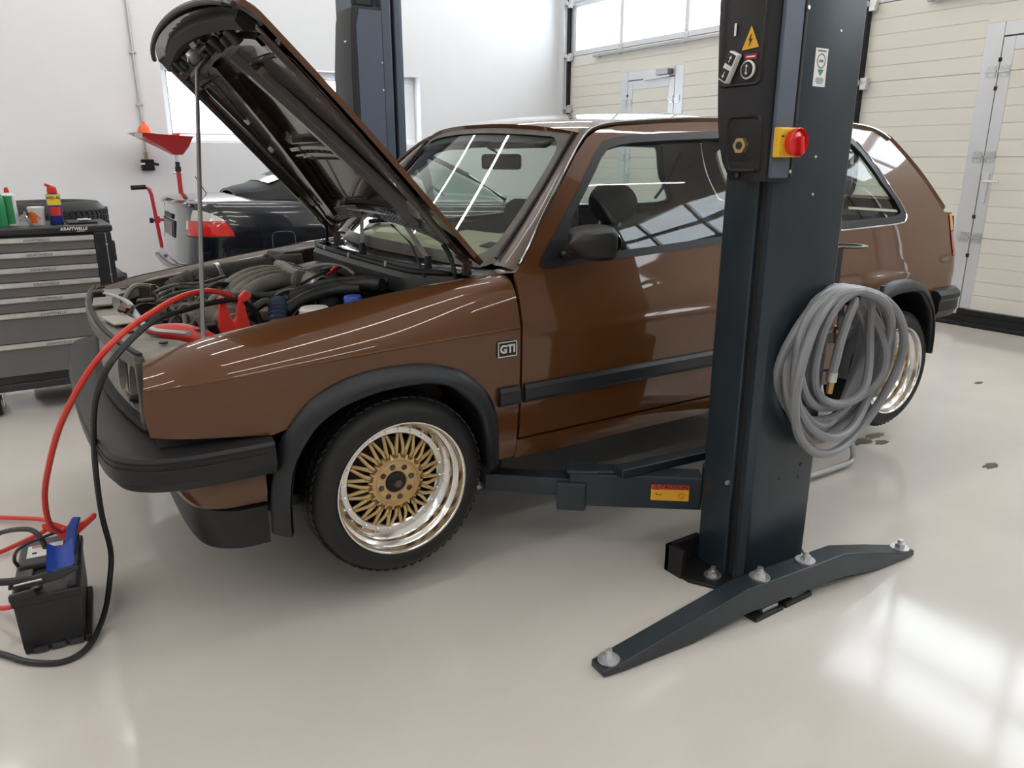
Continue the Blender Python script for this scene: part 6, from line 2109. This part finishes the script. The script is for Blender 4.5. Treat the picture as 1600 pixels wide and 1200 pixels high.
MB().cyl((-.05, 0, dp(1.25, 1.19).z), (.03, 0, dp(1.25, 1.19).z), .008, n=8).build('clamp_screw', M_ZINC, od)
zt, zb = dp(1.0, 1.462).z, dp(1.25, 1.325).z
xl, xr = dp(.962, 1).x - O1.x, dp(1.368, 1).x - O1.x
rg = lambda x0, x1, y0, y1, z: [(x0, y0, z), (x1, y0, z), (x1, y1, z), (x0, y1, z)]
tray_ = MB().loft([[(-.03, -.04, zb), (.05, -.04, zb), (.05, .06, zb), (-.03, .06, zb)], [(.02 - .16, -.14, zb + .07), (.09, -.14, zb + .07), (.09, .16, zb + .07), (-.14, .16, zb + .07)], [(xl, -.22, zt + .02), (xr - .02, -.22, zt - .012), (xr - .02, .22, zt - .012), (xl, .22, zt + .02)], [(xl - .01, -.23, zt + .022), (xr, -.23, zt - .010), (xr, .23, zt - .010), (xl - .01, .23, zt + .022)], [(xl + .01, -.21, zt + .016), (xr - .03, -.21, zt - .016), (xr - .03, .21, zt - .016), (xl + .01, .21, zt + .016)], [(-.10, -.12, zb + .08), (.07, -.12, zb + .08), (.07, .12, zb + .08), (-.10, .12, zb + .08)]], caps=True).build('funnel_tray', M_REDT, od, sm=20, recalc=True)
MB().prism([(xl - .012, -.232, zt + .020), (xl + .05, -.232, zt + .014), (xl + .05, -.232, zt - .03), (xl - .012, -.232, zt - .02)], (0, .004, 0)).build('tray_lip', M_STEELG, od, sm=0)
for k in range(4):
    a = 2 * pi * k / 4 + .5
    MB().bar((0, 0, .08), (.26 * cos(a), .26 * sin(a), .05), .04, .03).build('foot', M_REDM, od, sm=0, bevel=.004)
    MB().cyl((.26 * cos(a) - .012, .26 * sin(a), .03), (.26 * cos(a) + .012, .26 * sin(a), .03), .03, n=14).build('caster', M_BLKRUB, od)
# funnels lying in the tray
f1 = thing('funnel', 'tall orange funnel standing in the red oil tray', 'funnel', (O1.x + xl + .11, 7.95, zt + .002))
MB().lathe([(.001, 0), (.055, .0), (.062, .012), (.058, .05), (.035, .085), (.014, .10), (.012, .12)], 24).build('funnel_cone', M_ORGF, f1, recalc=True)
MB().bar((.05, 0, .02), (.11, 0, .005), .03, .012).build('funnel_grip', M_ORGF, f1, sm=0, bevel=.003)
f2 = thing('funnel', 'flat red-orange funnel lying at the right of the oil tray', 'funnel', (O1.x + .02, 7.90, zt - .012))
MB().loft([[(-.10, -.03, .0), (.0, -.05, .0), (.0, .05, .0), (-.10, .03, .0)], [(-.09, -.03, .012), (.01, -.06, .030), (.01, .06, .030), (-.09, .03, .012)], [(-.08, -.02, .016), (.02, -.06, .042), (.02, .06, .042), (-.08, .02, .016)]]).build('funnel_cone', mat('redorange_plastic', (.72, .05, .03), .4), f2, sm=30, recalc=True)
# bent handle tube of the drainer, with black grip and cross tube to the pole
O2 = Vector((dp(1.055, .5).x, 7.95, 0))
sh = O2 - O1
hp = [dp(.905, 1.086), dp(1.0, 1.090), dp(1.030, 1.075), dp(1.042, 1.03), dp(1.046, .96), dp(1.060, .75), dp(1.085, .42), dp(1.10, .22)]
hp = [p - O1 for p in hp]
MB().tube([hp[1], hp[1].lerp(hp[2], .5)] + hp[2:7] + [Vector((.06, 0, .08)) + sh], .017, 10).build('handle_tube', M_REDM, od)
MB().cyl(hp[0], hp[1] + Vector((.01, 0, 0)), .021, n=12).build('grip', M_BLKRUB, od)
cz = dp(1, .845).z
MB().cyl(sh + Vector((-.01, 0, cz)), Vector((0, 0, cz - .008)), .014, n=10).build('cross_tube', M_REDM, od)
MB().lathe([(.026, -.03), (.026, .03)], 14, o=sh + Vector((0.005, 0, cz))).build('tube_clamp', M_REDM, od, recalc=True)
MB().cyl(sh + Vector((-.06, 0, cz - .005)), sh + Vector((-.03, 0, cz - .005)), .024, n=12).cyl(sh + Vector((-.03, 0, cz - .005)), sh + Vector((.0, 0, cz)), .008, n=8).build('clamp_knob', M_BLKRUB, od)
MB().bar(sh + Vector((.06, 0, .08)), (0, 0, .08), .05, .04).build('base_bar', M_REDM, od, sm=0, bevel=.006)
# conduit with socket on the wall
cd = thing('wall_conduit', 'thin grey conduit running down the back wall to a small black outlet', 'conduit', (1.342, YA, 1.26))
MB().cyl((0, -.02, .08), (0, -.02, 3.6), .012, n=10).build('conduit_pipe', M_STEELG, cd)
for z in (.53, .99, 1.8):
    MB().bx(-.03, .03, -.034, 0, z - .010, z + .010).build('pipe_clip', M_STEELG, cd, sm=0, bevel=.003)
MB().cyl((0, -.02, .02), (0, -.02, .10), .018, n=12).build('conduit_gland', mat('brass3', (.35, .30, .18), .4, metal=.7), cd)
ob = MB().bx(-.055, .055, -.09, 0, -.075, .03).build('outlet_box', M_BLKRUB, cd, sm=0, bevel=.010)
MB().cyl((.05, -.04, -.01), (.10, -.04, -.02), .012, n=8).build('outlet_plug', M_BLKRUB, ob)
MB().bx(-.075, -.03, -.095, -.07, -.02, .0).build('outlet_label', M_WHITE, ob, sm=0)

# ============================================================ BATTERY
BT = Vector((-.020, 2.365, 0))
bt = thing('car_battery', 'black car battery standing on the floor in front of the bumper', 'battery', tuple(BT), radians(-6.3))
M_BAT = mat('battery_black', (.014, .014, .016), .42, bump=.04, bscale=200)
M_BATG = mat('battery_lid_grey', (.045, .045, .048), .5)
BWX, BLY = .078, .168
MB().loft([rg(-BWX + .006, BWX - .006, -BLY + .004, BLY - .004, .0), rg(-BWX + .004, BWX - .004, -BLY + .002, BLY - .002, .022), rg(-BWX, BWX, -BLY, BLY, .15)]).build('battery_case', M_BAT, bt, sm=0, bevel=.004, recalc=True)
MB().bx(-BWX - .004, BWX + .004, -BLY - .004, BLY + .004, .15, .172).build('battery_lid', M_BAT, bt, sm=0, bevel=.004)
MB().bx(-.075, .045, -.01, BLY - .012, .172, .192).build('lid_block', M_BATG, bt, sm=0, bevel=.006)
MB().bx(-.075, -.035, -BLY + .01, -.02, .172, .184).build('lid_step', M_BATG, bt, sm=0, bevel=.004)
MB().bx(.050, .074, -BLY + .01, BLY - .01, .172, .186).build('lid_edge', M_BATG, bt, sm=0, bevel=.003)
for k in range(3):
    x = -.05 + .042 * k
    MB().bx(x, x + .034, -BLY - .006, -BLY + .004, .004, .018).build('base_rib', M_BATG, bt, sm=0, bevel=.001)
MB().bx(BWX - .006, BWX + .010, -BLY - .004, BLY - .05, .0, .020).build('base_rail', M_BAT, bt, sm=0, bevel=.003)
lb_ = MB().bx(-.055, .035, .030, .135, .192, .193).build('battery_label', M_WHITE, bt, sm=0)
MB().bx(-.055, .035, .108, .135, .193, .1936).build('label_band', mat('label_band', (.10, .06, .16), .4), lb_, sm=0)
MB().bx(-.045, .0, .090, .106, .193, .1936).build('label_pictogram', mat('label_gold', (.55, .33, .10), .4), lb_, sm=0)
MB().bx(-.042, -.030, .050, .060, .193, .1936).build('label_code', M_BLACK, lb_, sm=0)
hn = catmull([(-.070, .0, .180), (-.078, -.005, .215), (-.066, .05, .222), (.0, .09, .226), (.05, .11, .226), (.072, .115, .205), (.070, .118, .180)], 5)
MB().tube(hn, .005, 6).build('carry_handle', M_BAT, bt)
for y in (-.115, .118):
    tp = MB().cyl((.055 if y > 0 else -.02, y, .172), (.055 if y > 0 else -.02, y, .195), .0095, .0085, 14).build('terminal_post', mat('lead', (.30, .30, .31), .5, metal=.7), bt)
MB().bx(-.050, -.02, -.13, -.10, .175, .182).build('pole_mark', M_WHITE, bt, sm=0)

# ============================================================ JUMPER CABLES
M_REDC = mat('red_cable', (.66, .045, .030), .42)
M_BLKC = mat('black_cable', (.016, .016, .017), .42)
def clamp_plate(P, base, u, v, w, th, name, m_, par):
    """plate polygon P (a,b) in the plane u,v at base, thickness th along w"""
    u, v, w = Vector(u), Vector(v), Vector(w)
    return MB().prism([Vector(base) + u * a + v * b - w * (th / 2) for a, b in P], w * th).build(name, m_, par, sm=0, bevel=min(.004, th * .3))
rcb = thing('red_jumper_cable', 'red jumper cable arching from the battery into the engine bay', 'jumper cable', (0, 2.4, .2))
RO = Vector((0, 2.4, .2))
rp = [(.040, 2.432, .245), (.018, 2.425, .245), (-.001, 2.40, .291), (.001, 2.36, .386), (.022, 2.28, .497), (.059, 2.20, .623), (.105, 2.12, .731), (.158, 2.08, .815), (.226, 2.10, .872), (.309, 2.18, .902), (.401, 2.27, .923), (.481, 2.34, .923), (.536, 2.37, .910), (.572, 2.385, .888), (.590, 2.39, .862)]
MB().tube([p - RO for p in catmull(rp, 6)], .0082, 8).build('cable', M_REDC, rcb)
rl_ = [(-1.10, 3.30, .010), (-.95, 3.42, .010), (-.65, 3.45, .010), (-.40, 3.36, .012), (-.228, 3.257, .012), (-.149, 3.198, .016), (-.04, 3.088, .026), (-.004, 3.02, .036), (.0, 2.97, .042), (-.02, 2.925, .040), (-.095, 2.902, .026), (-.154, 2.894, .014), (-.24, 2.87, .012), (-.42, 2.80, .012), (-.70, 2.74, .010), (-1.0, 2.86, .010), (-1.14, 3.10, .010), (-1.10, 3.28, .010)]
MB().tube([Vector(p) - RO for p in catmull(rl_, 5)], .0082, 8).build('cable_slack', M_REDC, rcb)
MB().tube([Vector(p) - RO for p in catmull([(-1.0, 2.62, .01), (-.7, 2.68, .01), (-.34, 2.66, .012), (-.24, 2.56, .02), (-.16, 2.443, .04), (-.118, 2.39, .06)], 5)], .0075, 8).build('cable_tail', M_REDC, rcb)
# clamp in the engine bay: V of two handles, jaws hidden below
cu = car_to_world((-.335, -.36, .80)) - RO
ux = Vector((cos(CROT), sin(CROT), 0))
wy = Vector((-sin(CROT), cos(CROT), 0))
Vp = [(-.040, -.030), (.044, -.028), (.046, .000), (.034, .070), (.026, .090), (.018, .088), (.008, .030), (.000, .018), (-.010, .036), (-.022, .095), (-.034, .098), (-.040, .060), (-.046, .004)]
clamp_plate(Vp, cu, ux, (0, 0, 1), wy, .024, 'clamp_handles', M_REDP, rcb)
clamp_plate([(.018, .070), (.050, .080), (.060, .100), (.040, .112), (.020, .094)], cu + wy * -.004, ux, (0, 0, 1), wy, .020, 'clamp_boot', M_REDP, rcb)
clamp_plate([(-.030, -.085), (.03, -.085), (.038, -.03), (-.034, -.03)], cu, ux, (0, 0, 1), wy, .014, 'clamp_jaws', M_ZINC, rcb)
# clamp on the battery terminal
cu2 = Vector((.055, 2.470, .225)) - RO
clamp_plate([(-.075, .030), (-.050, .034), (-.015, .010), (.030, .014), (.062, .034), (.070, .028), (.066, .016), (.030, -.010), (-.005, -.032), (-.030, -.030), (-.040, -.012), (-.075, .014)], cu2, (1, -.05, 0), (0, .35, .93), (0, -.93, .35), .024, 'clamp_handles', M_REDP, rcb)
bcb = thing('black_jumper_cable', 'black jumper cable looping over the floor and up into the engine bay', 'jumper cable', (.1, 2.3, 0))
KO = Vector((.1, 2.3, 0))
bp2 = [(-1.2, 2.36, .009), (-.95, 2.55, .009), (-.65, 2.60, .009), (-.42, 2.50, .009), (-.28, 2.37, .009), (-.167, 2.243, .009), (-.104, 2.158, .009), (-.026, 2.109, .009), (.039, 2.146, .012), (.092, 2.265, .030), (.125, 2.36, .085), (.140, 2.38, .165), (.130, 2.33, .304), (.128, 2.25, .463), (.132, 2.16, .603), (.141, 2.08, .710), (.172, 2.04, .797), (.227, 2.08, .846), (.311, 2.16, .885), (.412, 2.26, .889), (.508, 2.34, .888), (.592, 2.38, .880), (.628, 2.38, .854), (.645, 2.38, .815), (.650, 2.38, .75)]
MB().tube([p - KO for p in catmull(bp2, 6)], .0082, 8).build('cable', M_BLKC, bcb)
MB().tube([Vector(p) - KO for p in catmull([(-1.15, 2.98, .009), (-.85, 3.0, .009), (-.60, 2.95, .02), (-.40, 2.86, .06), (-.192, 2.75, .12), (-.134, 2.684, .17), (-.079, 2.561, .22), (-.043, 2.490, .235), (-.026, 2.455, .215), (-.02, 2.44, .19)], 5)], .0078, 8).build('cable_slack', M_BLKC, bcb)
MB().tube([Vector(p) - KO for p in catmull([(-1.18, 2.40, .009), (-.85, 2.25, .010), (-.62, 2.22, .05), (-.45, 2.24, .17), (-.33, 2.25, .225), (-.20, 2.235, .235), (-.12, 2.225, .222), (-.06, 2.225, .210)], 5)], .0105, 8).build('cable_end', M_BLKC, bcb)
# black clamp with blue scoop handles on the battery
cu3 = Vector((-.030, 2.225, .205)) - KO
M_BLUEP = mat('blue_clamp_plastic', (.012, .055, .36), .38)
clamp_plate([(-.085, .006), (-.03, .012), (.03, .018), (.075, .022), (.080, .008), (.03, -.010), (-.04, -.018), (-.090, -.014)], cu3, (1, -.15, 0), (0, .4, .9), (0, -.9, .4), .030, 'clamp_arm', M_BLKC, bcb)
clamp_plate([(-.09, -.03), (-.03, -.028), (-.028, -.016), (-.088, -.014)], cu3 + Vector((0, -.03, -.004)), (1, .1, 0), (0, 1, 0), (0, 0, 1), .02, 'clamp_jaw', M_BLKC, bcb)
clamp_plate([(-.015, -.004), (.05, .0), (.05, .006), (-.015, .002)], cu3 + Vector((-.06, -.022, .010)), (1, -.15, 0), (0, .4, .9), (0, -.9, .4), .006, 'clamp_spring', M_ZINC, bcb)
def scoop(u, v):
    a = -1 + 2 * u
    wd = .034 * (1 - .10 * v)
    return Vector((.036 + a * wd + .010 * v, -.01 + .055 * v, .008 + .052 * v + .018 * a * a)) + cu3
MB().grid(scoop, 9, 6).build('scoop_handle', M_BLUEP, bcb, sm=60)
MB().loft([[scoop(u, v) + Vector((0, .004, -.004)) for u in (0, .25, .5, .75, 1)] + [scoop(u, v) + Vector((0, -.003, .003)) for u in (1, .75, .5, .25, 0)] for v in (0, .5, 1)]).build('scoop_shell', M_BLUEP, bcb, sm=40, recalc=True)
clamp_plate([(-.02, -.05), (.014, -.05), (.034, .030), (.046, .055), (.024, .06), (.006, .035)], Vector((.035, 2.40, .225)) - KO, (1, 0, 0), (0, .55, .83), (0, -.83, .55), .016, 'second_handle', M_BLUEP, bcb)

# ============================================================ OIL SPOTS ON THE FLOOR
M_OIL = mat('oil_spot', (.055, .045, .035), .3)
random.seed(3)
spots = [(3.28, 1.907, .055, 'dark oil spot beside the foot guard of the lift'), (3.42, 1.915, .045, 'oil drip smear farthest right behind the lift hose'), (3.35, 1.845, .035, 'small oil spot below the other drips'), (3.478, 1.413, .04, 'lone small stain on the floor right of the lift'), (4.79, 2.095, .03, 'tiny dark mark on the floor near the garage door')]
for x, y, r, lb__ in spots:
    t = MB()
    n = 18
    ring_ = [(x + r * (1 + .35 * random.uniform(-1, 1)) * 1.3 * cos(2 * pi * k / n), y + r * .6 * (1 + .35 * random.uniform(-1, 1)) * sin(2 * pi * k / n), .0012) for k in range(n)]
    t.prism([(a, b, 0.0002) for a, b, c_ in ring_], (0, 0, .0008))
    o = t.build('oil_spot', M_OIL, None, sm=0)
    tag(o, lb__, 'oil spot', 'oil drips on the floor')
# ============================================================ finish: hand the parts of the shell to the car itself
for ch in list(CAR.children):
    l = ch.location.copy()
    ch.parent = car
    ch.location = l + Vector((-1.24, 0, 0))
bpy.data.objects.remove(CAR)
